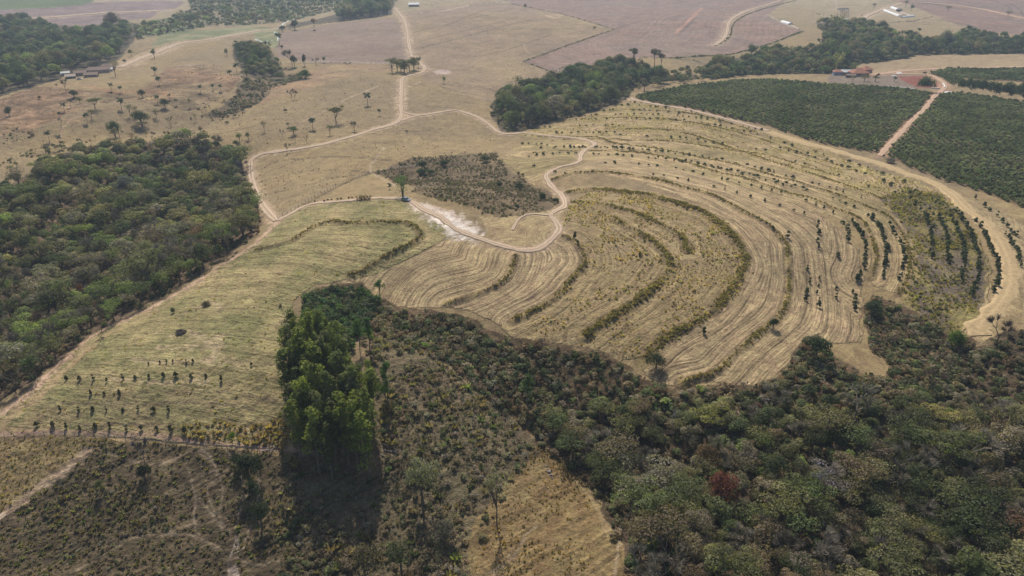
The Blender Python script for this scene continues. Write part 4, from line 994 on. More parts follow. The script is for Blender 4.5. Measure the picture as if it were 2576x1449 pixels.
# ---------------------------------------------------------------- single trees of the pastures, each traced
singles = []
def S(kd, x, y, hpx, col, desc, wr=1.0, nm=None, cat='tree'): singles.append((kd, x, y, hpx, col, desc, wr, nm, cat))
PG = (.075, .105, .05)
for x_, y_, h_ in ((389,189,22),(393,190,20),(401,215,24),(281,229,22),(304,234,20),(307,276,31),(397,261,24),(162,279,26),(179,270,23),(151,296,17),(220,309,26),(144,223,13),(596,184,29),(595,119,18),(505,233,20),(536,226,17),(556,229,19),(125,358,31),(151,362,24),(281,241,11),(427,250,16),(444,263,18)):
    S('palm', x_, y_, h_, PG, 'feather palm', 1.)
for x_, y_, h_ in ((925,266,35),(954,292,19),(787,326,32),(1053,170,27),(703,114,32),(620,402,20),(2309,89,20),(2417,97,28),(2432,93,30)):
    S('palm', x_, y_, h_, PG, 'feather palm', 1.)
for a in (('leafy',389,147,25,MIDG,'round leafy tree',.95),('leafy',331,143,19,OLIVE,'round leafy tree',1.),('dense',314,159,10,DARK,'small dark tree',1.1),('thin',291,193,42,GREY,'tall leaning half-bare tree',.7),('bare',167,231,30,GREY,'tall leafless tree',.8),
  ('dense',187,246,21,DARK,'dark bushy tree',1.3),('leafy',202,261,17,OLIVE,'small olive tree',1.2),('spreading',240,274,26,(.13,.14,.07),'pale spreading tree',1.2),('bush',99,248,11,BROWN,'small brown bush',1.),('dense',24,293,25,DARK,'dark tree',.9),
  ('dense',358,244,22,DARK,'dark green tree',1.),('dense',416,272,26,DARK,'dark round tree',1.05),('thin',231,298,22,BROWN,'brownish thin tree',1.),('thin',328,293,30,(.13,.13,.08),'pale thin tree',.8),('thin',343,293,28,GREY,'grey thin tree',.7),
  ('spreading',394,297,20,BROWN,'low brown spreading tree',.9),('dense',358,318,42,DARK,'big dark tree',1.15),('spreading',362,330,22,(.16,.15,.10),'pale spreading tree',1.1),('bare',429,315,22,GREY,'leafless tree',.9),
  ('dense',291,345,42,(.06,.10,.03),'big green tree',.85),('leafy',293,355,36,GREY,'grey-crowned tree',.8),('leafy',514,342,15,BROWN,'small brown tree',1.2),('leafy',571,142,20,OLIVE,'olive tree',.8),('dense',578,187,12,DARK,'small dark tree',1.2),
  ('thin',477,269,22,MIDG,'thin tree',.6),('bare',542,300,15,GREY,'small leafless tree',.9),('bare',588,295,22,GREY,'leafless tree',.8),('leafy',625,352,20,MIDG,'green tree',1.),('leafy',603,356,22,BRT,'bright green tree',1.),
  ('leafy',480,350,22,MIDG,'green tree',1.4),('thin',493,304,18,OLIVE,'thin tree',.7),('bush',570,312,9,OLIVE,'low bush',1.4),('thin',640,230,26,GREY,'grey thin tree',.9),('thin',655,215,24,GREY,'grey thin tree',.9),('leafy',622,200,30,MIDG,'green tree',.8),
  ('spreading',986,183,33,OLIVE,'olive grove tree',.95),('spreading',999,181,27,(.12,.12,.06),'olive grove tree',1.),('dense',1017,185,34,OLIVE,'olive grove tree',1.),('spreading',1030,181,30,(.11,.12,.06),'olive grove tree',1.),('dense',1041,177,34,OLIVE,'olive grove tree',.95),('leafy',1008,179,30,OLIVE,'olive grove tree',1.1),
  ('dense',741,168,30,DARK,'dark conical tree',.7),('bare',735,165,40,GREY,'tall leafless tree',.9),('dense',766,166,30,(.055,.05,.03),'slim dark tree',.4),('bare',795,165,18,GREY,'grey leafless tree',1.),('leafy',815,159,17,MIDG,'small green tree',.8),
  ('bush',768,197,26,(.08,.12,.03),'rounded green bush',1.25),('bush',700,200,22,MIDG,'low green bush',1.5),('bare',734,251,27,GREY,'leafless tree',.9),('bare',741,250,22,GREY,'leafless tree',.7),('bush',719,283,12,(.17,.16,.10),'pale bush',1.),
  ('thin',665,331,27,BROWN,'thin brown tree',.7),('leafy',725,321,14,GREY,'small grey tree',.9),('leafy',739,339,22,(.06,.1,.03),'green tree',1.3),('bare',710,346,20,GREY,'leafless tree',.6),('spreading',845,311,41,(.125,.115,.07),'large wide-crowned half-bare tree',.85),
  ('thin',830,339,25,(.09,.12,.04),'thin green tree',1.),('spreading',891,330,24,(.13,.12,.13),'greyish purple umbrella-crowned tree',.75),('bare',743,358,18,GREY,'leafless tree',1.),('bare',771,359,18,GREY,'leafless tree',.8),('bare',722,384,24,GREY,'leafless tree',.8),
  ('leafy',1116,211,20,BRT,'small bright green tree',.8),('bush',1023,334,8,DARK,'tiny dark shrub',.9),('leafy',750,10,14,DARK,'dark tree',1.),('leafy',790,68,22,RUST,'brown-leaved tree',.9),('dense',742,76,26,DARK,'dark tree',1.1),('dense',710,80,16,DARK,'dark bush',1.2),
  ('bare',671,134,30,GREY,'bare forked tree',.7),('bush',709,122,10,DARK,'dark bush',.9),('bush',791,81,8,OLIVE,'small bush',1.),
  ('leafy',1320,25,15,OLIVE,'lone tree',.9),('bush',1494,75,10,OLIVE,'small lone tree',1.),('spreading',1591,170,43,(.06,.065,.035),'tall dark flat-crowned tree',.62),('bare',1609,177,30,GREY,'thin leafless tree',.5),('spreading',1645,170,42,(.08,.075,.045),'tall umbrella-crowned tree',.65),
  ('spreading',1662,172,36,(.07,.07,.04),'umbrella-crowned tree',.6),('dense',1660,208,38,DARK,'big dark ball-shaped tree',1.2),('leafy',1620,228,24,(.12,.11,.06),'pale olive tree',1.4),('leafy',1453,207,38,(.08,.075,.045),'tall dark tree',.7),('leafy',1425,230,36,DARK,'tall dark tree',.7),('leafy',1352,250,38,(.09,.06,.045),'reddish tall tree',.7),
  ('bush',1675,268,12,MIDG,'small dark shrub',1.3),
  ('spreading',2276,20,16,GREY,'greyish tree',.8),('leafy',2291,27,15,DARK,'dark tree',1.1),('spreading',2383,30,13,BROWN,'brownish tree',1.),('spreading',2534,43,13,BROWN,'brownish tree',1.),('bare',2196,24,15,GREY,'leafless tree',1.),('bare',2167,45,8,GREY,'small bare tree',.7),
  ('bare',2329,195,14,(.10,.08,.07),'dark bare tree',1.2),('bush',2321,231,44,(.07,.10,.035),'big dense green tree',1.0),('leafy',2173,205,17,OLIVE,'olive garden tree',1.4),('leafy',2201,206,18,OLIVE,'olive garden tree',1.2),('leafy',2207,196,12,(.09,.06,.05),'small reddish tree',1.),('leafy',2249,206,14,OLIVE,'olive garden tree',1.1),('thin',2143,207,15,GREY,'thin grey tree',1.),
  ('dense',2075,185,20,(.13,.19,.06),'pale bright green round tree',1.6),('bush',2240,410,14,(.17,.14,.11),'grey leafless thicket',2.4),('bush',2222,395,8,DARK,'dark shrub',1.2),('bush',2380,458,9,OLIVE,'dark shrub',1.8),
  ('eucalyptus',980,477,15,(.05,.07,.03),'slim shrub',3.2),('bush',1065,425,24,(.045,.07,.03),'dark green tree',1.2),('bush',1085,440,16,(.05,.085,.03),'round green bush',1.6),('bush',1120,418,18,(.05,.075,.03),'green bush',1.4),('bush',1060,440,20,(.05,.08,.03),'round green bush',1.5),('bush',1070,446,12,(.03,.045,.02),'dark bush',1.2),
  ('bush',1222,408,18,(.06,.085,.03),'green bush',1.6),('bush',1364,505,24,(.04,.065,.025),'dark green bush',1.),('bush',1305,478,22,(.05,.075,.03),'green bush',1.2),('bush',1395,510,16,(.05,.07,.03),'green bush',1.2),('bush',1255,470,16,(.045,.06,.028),'dark bush',1.3),
  ('bare',505,395,48,(.15,.11,.08),'tall leaning leafless tree',.8),('bare',522,400,34,(.2,.17,.17),'grey-violet leafless tree',.9),('bare',545,378,36,GREY,'dark-limbed leafless tree',.9),('leafy',595,372,20,(.06,.1,.03),'green tree',1.1),
  ('leafy',560,410,26,LILAC,'lilac-flowered tree',1.1),('leafy',603,442,38,(.12,.11,.15),'dark lilac tree',.9),('leafy',532,447,34,(.17,.25,.05),'light green tree in new leaf',1.),
  ('bare',628,552,62,(.16,.11,.08),'large brown leafless tree',.8),('leafy',476,570,36,(.19,.06,.03),'rust-red tree',.9),('leafy',385,520,22,(.14,.2,.04),'light green small tree',1.1),('leafy',210,1045*.73,50,(.16,.075,.04),'rust-brown tree',.8),('spreading',455,475,50,(.07,.10,.04),'large flat-crowned green tree',.9),('leafy',565,620,50,(.17,.14,.13),'grey leafless tree',1.1),('leafy',215,700,36,(.2,.08,.045),'red-brown tree',1.),
  ('bare',258,840,72,(.16,.13,.11),'slender dead tree at the wood edge',.35),
  ('leafy',956,745,44,(.07,.13,.04),'slender young tree',.7),('bare',716,800,40,(.28,.25,.2),'slender bare sapling',.4),('leafy',1800,1290,96,(.15,.05,.035),'rust-red tree',.9),('leafy',1775,1190,66,(.15,.10,.055),'brown-crowned tree',1.),
  ('bare',2500,868,70,(.12,.09,.07),'large bare dark-limbed tree',1.),('dense',2400,880,50,(.10,.16,.03),'light green round tree',.9),('bare',2330,985,56,(.17,.12,.09),'pale brown leafless tree',1.),
  ('leafy',1062,1270,110,(.21,.21,.14),'grey-green tree with long trunk',.7),('thin',1250,1322,128,(.22,.21,.17),'tall slender grey-crowned tree',.36),('leafy',1010,1440,70,(.10,.11,.06),'grey-green tree',.9),('leafy',920,1470,84,(.13,.11,.065),'brown-green tree',1.),('leafy',1115,1365,46,(.13,.12,.09),'pale grey tree',1.3),
  ('leafy',585,1116,28,(.13,.23,.03),'small vivid green tree',.75),('bare',365,1166,62,(.17,.15,.17),'lilac-grey leafless tree',.5),('leafy',258,1240,32,(.10,.13,.04),'small tree with parasol crown',.9),('bare',160,1240,36,GREY,'thin leafless tree',.6),
  ('dense',365,1205,36,(.04,.05,.025),'dark round bush',.9),('dense',630,1215,70,(.045,.06,.028),'dark green tree',.9),('dense',600,1180,40,(.04,.055,.025),'dark tree',.8),('leafy',660,1330,60,(.05,.065,.03),'dark green tree',.9),('leafy',640,1260,50,(.04,.06,.028),'dark green tree',1.),
  ('bush',436,787,16,DARK,'lone dark shrub',.9),('eucalyptus',1325,1020,70,(.08,.12,.035),'thin young eucalyptus',1.3),('eucalyptus',975,1000,84,(.09,.15,.04),'slim light eucalyptus',1.2),('eucalyptus',940,1060,90,(.08,.14,.035),'slim eucalyptus',1.2),
  ('eucalyptus',905,880,72,(.08,.15,.035),'slim light eucalyptus',1.2),('eucalyptus',930,885,80,(.09,.16,.04),'slim light eucalyptus',1.3),('leafy',970,1010,46,(.11,.19,.04),'light green small tree',.6),('leafy',2050,905,62,(.045,.07,.03),'dark green tree at the field tip',1.2),('dense',2190,800,44,(.045,.065,.03),'dark green tree',1.3),('dense',1650,925,34,(.06,.07,.03),'dark bush',1.3),('dense',1943,828,26,(.04,.06,.025),'dark bush on the bank',1.)):
    S(*a[:6], wr=a[6])
dist_lab = []
LM = [('the car', 1019, 503), ('the three-way road fork', 1009, 292), ('the roadside olive grove', 1012, 180), ('the dried pond', 1112, 181), ('the hamlet', 215, 190), ('the red-roofed farmhouse', 2130, 183),
      ('the long white sheds', 2243, 30), ('the cattle', 873, 162), ('the wood corner', 640, 395), ('the gully thicket', 650, 150), ('the wide mown track', 2440, 540), ('the red plot', 2320, 205), ('the riverside wood', 850, 40), ('the wetland stream', 700, 95), ('the upper left wood', 60, 235),
      ('the centre scrub hollow', 1200, 460), ('the eucalyptus grove', 830, 1000), ('the tan grass spur', 1420, 1250), ('the white gully scar', 580, 1400), ('the slope path', 110, 1220), ('the ploughed hillside', 1600, 100), ('the meadow saplings', 260, 950), ('the terrace tip', 1790, 965), ('the left wood centre', 330, 560), ('the far cattle yard', 2120, 40), ('the streamside wood', 1400, 260), ('the bamboo', 1850, 170), ('the coffee field', 2280, 330), ('the red mounds', 200, 270), ('the lower right wood centre', 1950, 1230)]
def relabel(items):
    """unique wording: nearest landmark, side of it, and order where that is not enough"""
    keyed = {}
    for n_, (desc, x_, y_) in enumerate(items):
        ds = sorted(LM, key=lambda l: (l[1]-x_)**2+((l[2]-y_)*2.2)**2)[0]
        dx, dy = x_-ds[1], (y_-ds[2])*2.2
        side = ('right of' if dx > 0 else 'left of') if abs(dx) > abs(dy) else ('below' if dy > 0 else 'above')
        keyed.setdefault((desc, side, ds[0]), []).append(n_)
    out = [''] * len(items); O = ['leftmost', 'second from left', 'third from left', 'fourth from left', 'fifth from left', 'sixth from left', 'seventh from left', 'eighth from left', 'ninth from left']
    for (desc, side, lm), ids in keyed.items():
        ids = sorted(ids, key=lambda n_: items[n_][1])
        for q_, n_ in enumerate(ids):
            out[n_] = f'{desc} {side} {lm}' if len(ids) == 1 else f'{O[min(q_, 8)]} {desc} {side} {lm}'
    return out
labs = relabel([(s[5], s[1], s[2]) for s in singles])
for (kd, x_, y_, hp, col, desc, wr, nm, cat), lb in zip(singles, labs):
    gx_, gy_, gz_ = G(x_, y_); dep = math.asin((CAM_H-gz_)/dist_at(gx_, gy_, gz_))
    ht = px_to_m(hp, gx_, gy_, gz_)/math.cos(dep)*1.08
    grp = 'palms of the pastures' if kd == 'palm' else None; ht *= .88 if kd == 'palm' else 1
    cat = 'palm' if kd == 'palm' else 'bush' if kd == 'bush' else 'tree'
    random.seed(int(x_*7+y_)); plant(kd, gx_, gy_, ht, wr, col, lb, cat, grp)
# the young eucalyptus over the car
gx_, gy_, gz_ = G(1013, 494); random.seed(4)
pr, mb = euc_mesh(777, .28, .33)
pr = [(v_*np.array([1.2, 1.2, 1]), f_, b_) for v_, f_, b_ in pr]
o = empty('shade_tree', (gx_, gy_, gz_), .4); ht = px_to_m(52, gx_, gy_, gz_)*1.06; o.scale = (ht*1.2, ht*1.2, ht*.95)
c = obj('crown', clump_mesh('crown', M['leaf'], [(v_ if 1 else v_, f_, b_) for v_, f_, b_ in pr]), o); c.color = (.075, .15, .03, 1)
tm_ = MB()
for dx_ in (-.03, .0, .035): tm_.tube([(dx_*.3, 0, -.03), (dx_, 0, .3), (dx_*2.2, 0, .7)], [.022, .016, .008], 6)
tm_.build('trunk', M['pale_bark'], o)
tag(o, 'young drooping green tree shading the parked car', 'tree')
# windbreak of round trees along the coffee field
wl = world_line('2404,232 2440,236 2500,245 2575,258 2700,285 2850,315', 4.)
seg = np.r_[0, np.cumsum(np.linalg.norm(np.diff(wl, axis=0), axis=1))]
ORDW = [f'{a_} from left' for a_ in 'second third fourth fifth sixth seventh eighth ninth tenth eleventh twelfth thirteenth fourteenth fifteenth sixteenth seventeenth eighteenth nineteenth twentieth twenty-first twenty-second twenty-third rightmost'.split()]
nW = int(seg[-1]/5.0)
for k in range(nW):
    t_ = (k+.5)*5.0; x_ = float(np.interp(t_, seg, wl[:, 0])); y_ = float(np.interp(t_, seg, wl[:, 1]))
    plant('bush', x_, y_, random.uniform(15, 18), .55, (.085, .11, .045), ('leftmost' if k == 0 else ORDW[min(k-1, 22)])+' dark round windbreak tree in line above the right coffee field', 'tree', 'windbreak trees above the right coffee field')
# ---------------------------------------------------------------- planted saplings
rowsM = [('top', [(1495,770),(1610,760),(1675,750),(1740,750),(1875,755),(1940,740),(2530,780)]), ('second', [(670,920),(800,935),(940,925),(1075,935),(1235,915),(1360,912),(1500,895),(1645,895),(1775,895),(1920,910),(2070,890),(2225,930)]),
 ('third', [(915,1070),(1050,1075),(1200,1065)]), ('fourth', [(605,1230),(795,1235),(935,1230),(1070,1235),(1235,1230),(1390,1220),(1540,1230),(1695,1230)]), ('bottom', [(375,1390),(535,1400),(670,1412),(805,1428),(960,1410),(1110,1405),(1270,1432),(1420,1420),(1575,1435),(1720,1440),(1860,1440)])]
szM = {'top': 11, 'second': 15, 'third': 15, 'fourth': 15, 'bottom': 18}
ORD = ['first', 'second', 'third', 'fourth', 'fifth', 'sixth', 'seventh', 'eighth', 'ninth', 'tenth', 'eleventh', 'twelfth']
rr = np.random.default_rng(3)
for rn, L in rowsM:
    for k, (a, b) in enumerate(L):
        gx_, gy_, gz_ = G(a/3.998, 725+b/3.998); ht = px_to_m(szM[rn]*rr.uniform(.85, 1.25), gx_, gy_, gz_)/.85
        plant('sapling', gx_, gy_, ht, rr.uniform(.8, 1.15), np.array(OLIVE)*rr.uniform(.6, .95), f'{ORD[k]} young tree from the left in the {rn} row of the lower meadow', 'sapling', 'young trees planted in rows in the meadow')
rows = [('1585,258 1640,262 1700,272', 4.5), ('1520,270 1600,266 1700,278 1760,287', 4.2), ('1470,284 1560,279 1660,281 1760,294 1850,312', 4.2), ('1455,293 1560,289 1680,291 1790,304 1930,332', 4.2), ('1400,306 1500,301 1640,301 1770,312 1930,345', 4.2),
  ('1370,322 1470,317 1560,318', 4.5), ('1400,336 1500,335 1560,335', 4.5), ('1560,343 1680,347 1800,362 1932,384', 5), ('1310,362 1420,372 1500,371 1600,378', 5),
  ('1330,395 1400,388 1500,389 1600,396 1700,407 1800,425 1900,448 2000,475', 4.4), ('1360,375 1480,372 1600,378 1700,388 1800,403 1900,424 2000,450 2100,478 2160,498', 3.8), ('1640,395 1740,412 1830,428 1932,452 2030,480 2110,508 2160,528', 3.8),
  ('1500,412 1620,415 1740,434 1850,462 1950,484 2040,512 2100,540', 5), ('1640,440 1760,462 1850,487 1950,515 2040,545', 6), ('1320,405 1350,425', 5), ('1420,440 1300,410', 8),
  ('1932,350 2020,376 2120,404 2200,432 2280,462', 6), ('1960,375 2060,400 2150,432 2230,462 2320,500', 6), ('2000,410 2100,440 2200,478 2280,520', 7), ('2237,468 2300,482 2350,510 2395,540', 4), ('2230,480 2290,500 2350,540', 4),
  ('2440,543 2465,573 2480,603 2492,633 2505,663 2510,695 2505,720 2500,733 2492,763 2470,783', 2.1), ('2397,530 2420,553 2435,578 2447,608 2457,638 2462,675 2457,713 2440,745', 2.1), ('2385,543 2407,575 2420,613 2425,650 2423,683 2415,712', 2.2),
  ('2362,548 2377,583 2382,620 2383,650 2385,673', 2.3), ('2327,548 2340,583 2345,625 2342,653', 2.6), ('2237,565 2254,598 2270,633 2272,663 2262,708', 2.4), ('2182,545 2209,570 2222,603 2230,633 2223,675 2219,702', 2.2), ('2140,555 2162,583 2175,613 2175,650 2165,688 2152,718', 2.4),
  ('2122,563 2130,583 2132,613', 3.2), ('1900,560 2010,620 2030,700 2025,760', 8), ('2055,560 2060,640 2058,720 2056,795', 5.5), ('2105,640 2108,700 2100,760', 5), ('2149,740 2145,790', 3.5), ('2300,520 2330,545 2372,600', 5), ('2450,500 2500,540 2560,600', 6), ('2530,590 2560,640 2572,690', 3), ('2520,560 2560,600', 5),
  ('1445,600 1462,650', 7), ('1440,560 1560,600 1620,680 1560,760', 16), ('1720,880 1830,790', 10)]
allp = []
for ri, (s, spc) in enumerate(rows):
    W_ = world_line(s, 8.); L_ = np.r_[0, np.cumsum(np.linalg.norm(np.diff(W_, axis=0), axis=1))]
    t_ = np.arange(0, L_[-1], spc); t_ = t_+rr.normal(0, spc*.12, len(t_)); kp = rr.random(len(t_)) < (.93 if ri >= 21 and spc < 4 else .78 if spc < 7 else .5)
    t_ = t_[kp]; x_ = np.interp(t_, L_, W_[:, 0])+rr.normal(0, .25, len(t_)); y_ = np.interp(t_, L_, W_[:, 1])+rr.normal(0, .35, len(t_))
    allp.append(np.stack([x_, y_, np.full(len(t_), ri)], 1))
A = np.concatenate(allp); A = A[off_road(A[:, 0], A[:, 1], .6)]
az = surface(A[:, 0], A[:, 1]); hh_ = rr.uniform(1.1, 2.3, len(A))*np.where(A[:, 2] >= 21, 1.55, 1.)
dd_ = np.sqrt(A[:, 0]**2+A[:, 1]**2+CAM_H**2); order = np.argsort(-hh_/dd_); ind = np.zeros(len(A), bool); ind[order[:255]] = True
pxx, pyy, _ = project(A[:, 0], A[:, 1], az)
for i in np.nonzero(ind)[0]:
    ri_ = int(A[i, 2]); where = f'{ORD[min(ri_, 11)]} dotted row from the coffee edge' if ri_ < 12 else f'{ORD[min(ri_-12, 11)]} dotted row lower down' if ri_ < 21 else f'{ORD[min(ri_-21, 11)]} curving row from the wide track' if ri_ < 33 else 'scattered on the outer terraces'
    where += ', '+('left part' if pxx[i] < 1650 else 'middle part' if pxx[i] < 2050 else 'right part' if pyy[i] < 600 else 'lower right part')
    sz = 'taller' if hh_[i] > 1.9 else 'short'
    plant('sapling', A[i, 0], A[i, 1], hh_[i], rr.uniform(.9, 1.35), np.array(DARK)*rr.uniform(.8, 1.4), f'{sz} dark sapling, {where}', 'sapling', 'saplings planted in rows on the terraces', parts=False, z=az[i])
m = ~ind
scatter('sapling_rows_remainder', np.stack([A[m, 0], A[m, 1], az[m]], 1), np.stack([hh_[m]*1.1]*2+[hh_[m]], 1), np.array(DARK)*rr.uniform(.8, 1.4, (m.sum(), 1)), T_coffee, label='smaller saplings of the planted terrace rows')
print('saplings', len(A))
# ---------------------------------------------------------------- coffee hedges in rows
for k, (a, b) in {'coffee_a': ((2150, 300), (2175, 309)), 'coffee_b': ((2428, 470), (2444, 481.5)), 'coffee_c': ((2450, 190), (2500, 194))}.items():
    p0 = np.array(G(*a)[:2]); p1 = np.array(G(*b)[:2]); dr = (p1-p0)/np.linalg.norm(p1-p0); nr_ = np.array([-dr[1], dr[0]])
    a_ = np.array([(min(max(x, -450), 2950), y) for x, y in POLY[k]]); X0, Y0, _ = ground_at(a_[:, 0], a_[:, 1]); ctr_ = np.array([X0.mean(), Y0.mean()]); R_ = max(np.ptp(X0), np.ptp(Y0))*.75
    U, V = np.meshgrid(np.arange(-R_, R_, 1.35), np.arange(-R_, R_, 3.7)); U = U.ravel()+rr.uniform(-.3, .3, U.size); V = V.ravel()+rr.normal(0, .16, V.size)
    x_ = ctr_[0]+dr[0]*U+nr_[0]*V; y_ = ctr_[1]+dr[1]*U+nr_[1]*V; z_ = height(x_, y_); px, py, d = project(x_, y_, z_)
    ok = inpoly(px, py, POLY[k]) & (px < 2750) & (rr.random(len(x_)) < .985); x_, y_, z_ = x_[ok], y_[ok], z_[ok]
    ok = off_road(x_, y_, .8); x_, y_, z_ = x_[ok], y_[ok], z_[ok]; n = len(x_)
    h_ = rr.uniform(1.6, 3.0, n)*(.85+.3*fbm(x_/20., y_/20., 8, 2)); f = np.clip(ctr(fbm(x_/16., y_/16., 9, 4), 3.4), 0, 1)[:, None]
    tn = (np.array([.115, .142, .058])*(1-f)+np.array([.20, .215, .11])*f)*rr.uniform(.6, 1.45, (n, 1))
    scatter('coffee_bushes', np.stack([x_, y_, z_], 1), np.stack([h_*.95, h_*.95, h_], 1), tn, T_coffee, label={'coffee_a': 'dense dark coffee bushes in rows, upper field', 'coffee_b': 'dense dark coffee bushes in rows, right field', 'coffee_c': 'dense dark coffee bushes beyond the windbreak'}[k])
    print(k, n)
# ---------------------------------------------------------------- scrub, heath and tussocks
def cover(name, poly, spacing, hts, table, templates, label, seed=1, wr=1.3, thin=None, lowest=None, extra=.5, clump=0.):
    x, y, px, py, d = cand(poly, spacing, seed=seed)
    r = np.random.default_rng(seed+1)
    ok = off_road(x, y, extra) & (py < 1600)
    if clump: ok &= fbm(x/7., y/7., seed+3, 3)+r.normal(0, .06, len(x)) > clump
    if hts[1] > 1.9:
        tx, ty, _ = project(x, y, height(x, y)+hts[1]*.6); ok &= inpoly(tx, ty, POLY[poly])
    if poly in ('heath', 'spur_scrub', 'grass_spur'):
        for W_, w_ in TRAILS:
            dd, _, _ = seg_dist(x, y, [tuple(q) for q in W_]); ok &= dd > w_
        ok &= ~inpoly(px, py, POLY['erosion'])
    if thin is not None: ok &= thin(px, py, x, y, r)
    x, y = x[ok], y[ok]; n = len(x)
    h_ = r.uniform(*hts, n)*(.6+.8*fbm(x/9., y/9., seed+7, 2)); tn, k = tints(r, n, table); tn = tn*1.3
    q = fbm(x/12., y/12., seed+11, 2)[:, None]; tn = tn*(.75+.5*q)
    scatter(name, np.stack([x, y, surface(x, y)-.03], 1), np.stack([h_*wr]*2+[h_], 1), tn, templates, label=label)
    print(name, n)
SCR = [(3, DARK), (2, OLIVE), (1.3, MIDG), (3.2, BROWN), (2, (.15, .105, .06)), (1.2, GREY), (.3, BRT)]
cover('scrub_thicket', 'dense_scrub', 1.8, (1.3, 3.4), SCR, T_shrub+T_twiggy[:1], 'dense mixed scrub below the terraces', 31, 1.15)
cover('wood_undergrowth', 'right_wood', 3.2, (1.4, 3.2), SCR, T_shrub, 'undergrowth of the lower right wood', 33, 1.3)
cover('wood_undergrowth', 'left_wood', 3.8, (1.4, 3.2), SCR, T_shrub, 'undergrowth of the left wood', 34, 1.3)
cover('spur_scrub', 'spur_scrub', 1.4, (.5, 2.0), [(1.3, DARK), (2.4, OLIVE), (.8, MIDG), (3, BROWN), (4, (.20, .155, .09)), (2.2, GREY), (.2, BRT)], T_shrub+T_twiggy+T_tuft[:1], 'patchy scrub and dry grass on the lower spur', 35, 1.3, clump=.36)
cover('heath_scrub', 'heath', 1.15, (.22, .95), [(1.2, DARK), (2, OLIVE), (5, (.14, .11, .065)), (2, BROWN), (.8, GREY), (.5, (.15, .14, .05))], T_shrub+T_tuft, 'low dark scrub on the lower left slope', 36, 1.4, clump=.37)
cover('hollow_scrub', 'gully_mid', 1.55, (.5, 1.6), [(1, DARK), (4, OLIVE), (3, (.19, .145, .085)), (2, BROWN), (2, GREY)], T_shrub+T_twiggy, 'brown scrub in the hollow behind the car', 37, 1.2, clump=.36)
cover('gully_scrub', 'gully_scrub', 2.8, (1., 2.8), SCR, T_shrub, 'scrub along the pasture gully', 38, 1.4, clump=.45)
cover('spur_tussocks', 'grass_spur', 1.15, (.25, .7), [(3, (.29, .20, .09)), (2, (.22, .16, .08)), (1, (.14, .12, .05)), (.3, DARK)], T_tuft, 'tan tussocks on the lower grass spur', 39, 1.1, clump=.46)
cover('slope_tussocks', 'tan_slope', 1.3, (.3, .7), [(3, (.26, .20, .09)), (2, (.2, .15, .075))], T_tuft, 'tan tussocks on the lower left slope', 40, 1.2)
cover('rough_tussocks', 'rough', 1.5, (.35, .95), [(3, (.38, .29, .14)), (2, (.30, .23, .12)), (1.4, (.29, .25, .11)), (1, (.19, .15, .08)), (.5, GREY)], T_tuft+T_shrub[:1], 'rough dry tussocks on the old terraces', 41, 1.15, clump=.48)
cover('yellow_tussocks', 'rough_right', 1.5, (.5, 1.2), [(3, (.25, .21, .08)), (2, (.17, .135, .085)), (1.2, (.11, .11, .055))], T_tuft+T_shrub[:1], 'yellow tussocks between the right-hand sapling rows', 42, 1.3, clump=.42)
cover('terrace_tussocks', 'terrace_top', 2.4, (.3, .7), [(3, (.33, .26, .10)), (1, (.18, .14, .07))], T_tuft, 'dry tussocks on the upper terraces', 43, 1.4, clump=.5)
cover('river_thicket', 'river_scrub', 6., (2, 5), [(2, MIDG), (2, OLIVE), (1.5, DARK), (1, BROWN), (.8, BRT)], T_shrub, 'thicket along the far river', 44, 1.3, clump=.52)
cover('far_undergrowth', 'stream_wood', 5., (2, 4), SCR, T_shrub, 'undergrowth of the streamside wood', 45, 1.3)
cover('belt_undergrowth', 'bamboo', 4.6, (2, 6), [(3, DARK), (3, MIDG), (2, OLIVE), (.8, BROWN)], T_shrub, 'undergrowth of the belt above the coffee', 46, 1.3)
cover('mound_tussocks', 'red_mounds', 4.0, (.3, .7), [(3, (.28, .185, .10)), (2, (.22, .15, .08)), (1, (.16, .12, .06))], T_tuft, 'reddish tussocks on the pasture mounds', 47, 1.6, clump=.56)
cover('meadow_tussocks', 'meadow', 3.4, (.25, .5), [(3, (.30, .26, .07)), (2, (.33, .25, .12)), (1, (.17, .14, .07))], T_tuft, 'small grass tussocks over the meadow', 48, 1.6, clump=.52)
POLY['meadow_corner'] = PL('440,1085 500,1060 560,1058 640,1070 700,1050 718,1000 724,1040 726,1132 640,1124 560,1112 500,1105')
cover('corner_tussocks', 'meadow_corner', 1.3, (.5, 1.2), [(3, (.30, .225, .10)), (2, (.26, .18, .09)), (1, (.15, .12, .06))], T_tuft+T_shrub[:1], 'golden tussocks in the lower meadow corner', 49, 1.3)
POLY['grove_head'] = PL('775,738 795,722 850,708 905,708 938,735 940,780 915,830 890,880 850,900 780,890 742,890 728,900 735,850 750,790')
cover('grove_head_thicket', 'grove_head', 1.7, (2.2, 5.0), [(3, DARK), (2, (.05, .08, .03)), (1, (.07, .12, .03))], T_shrub, 'dark thicket behind the eucalyptus grove', 50, 1.)
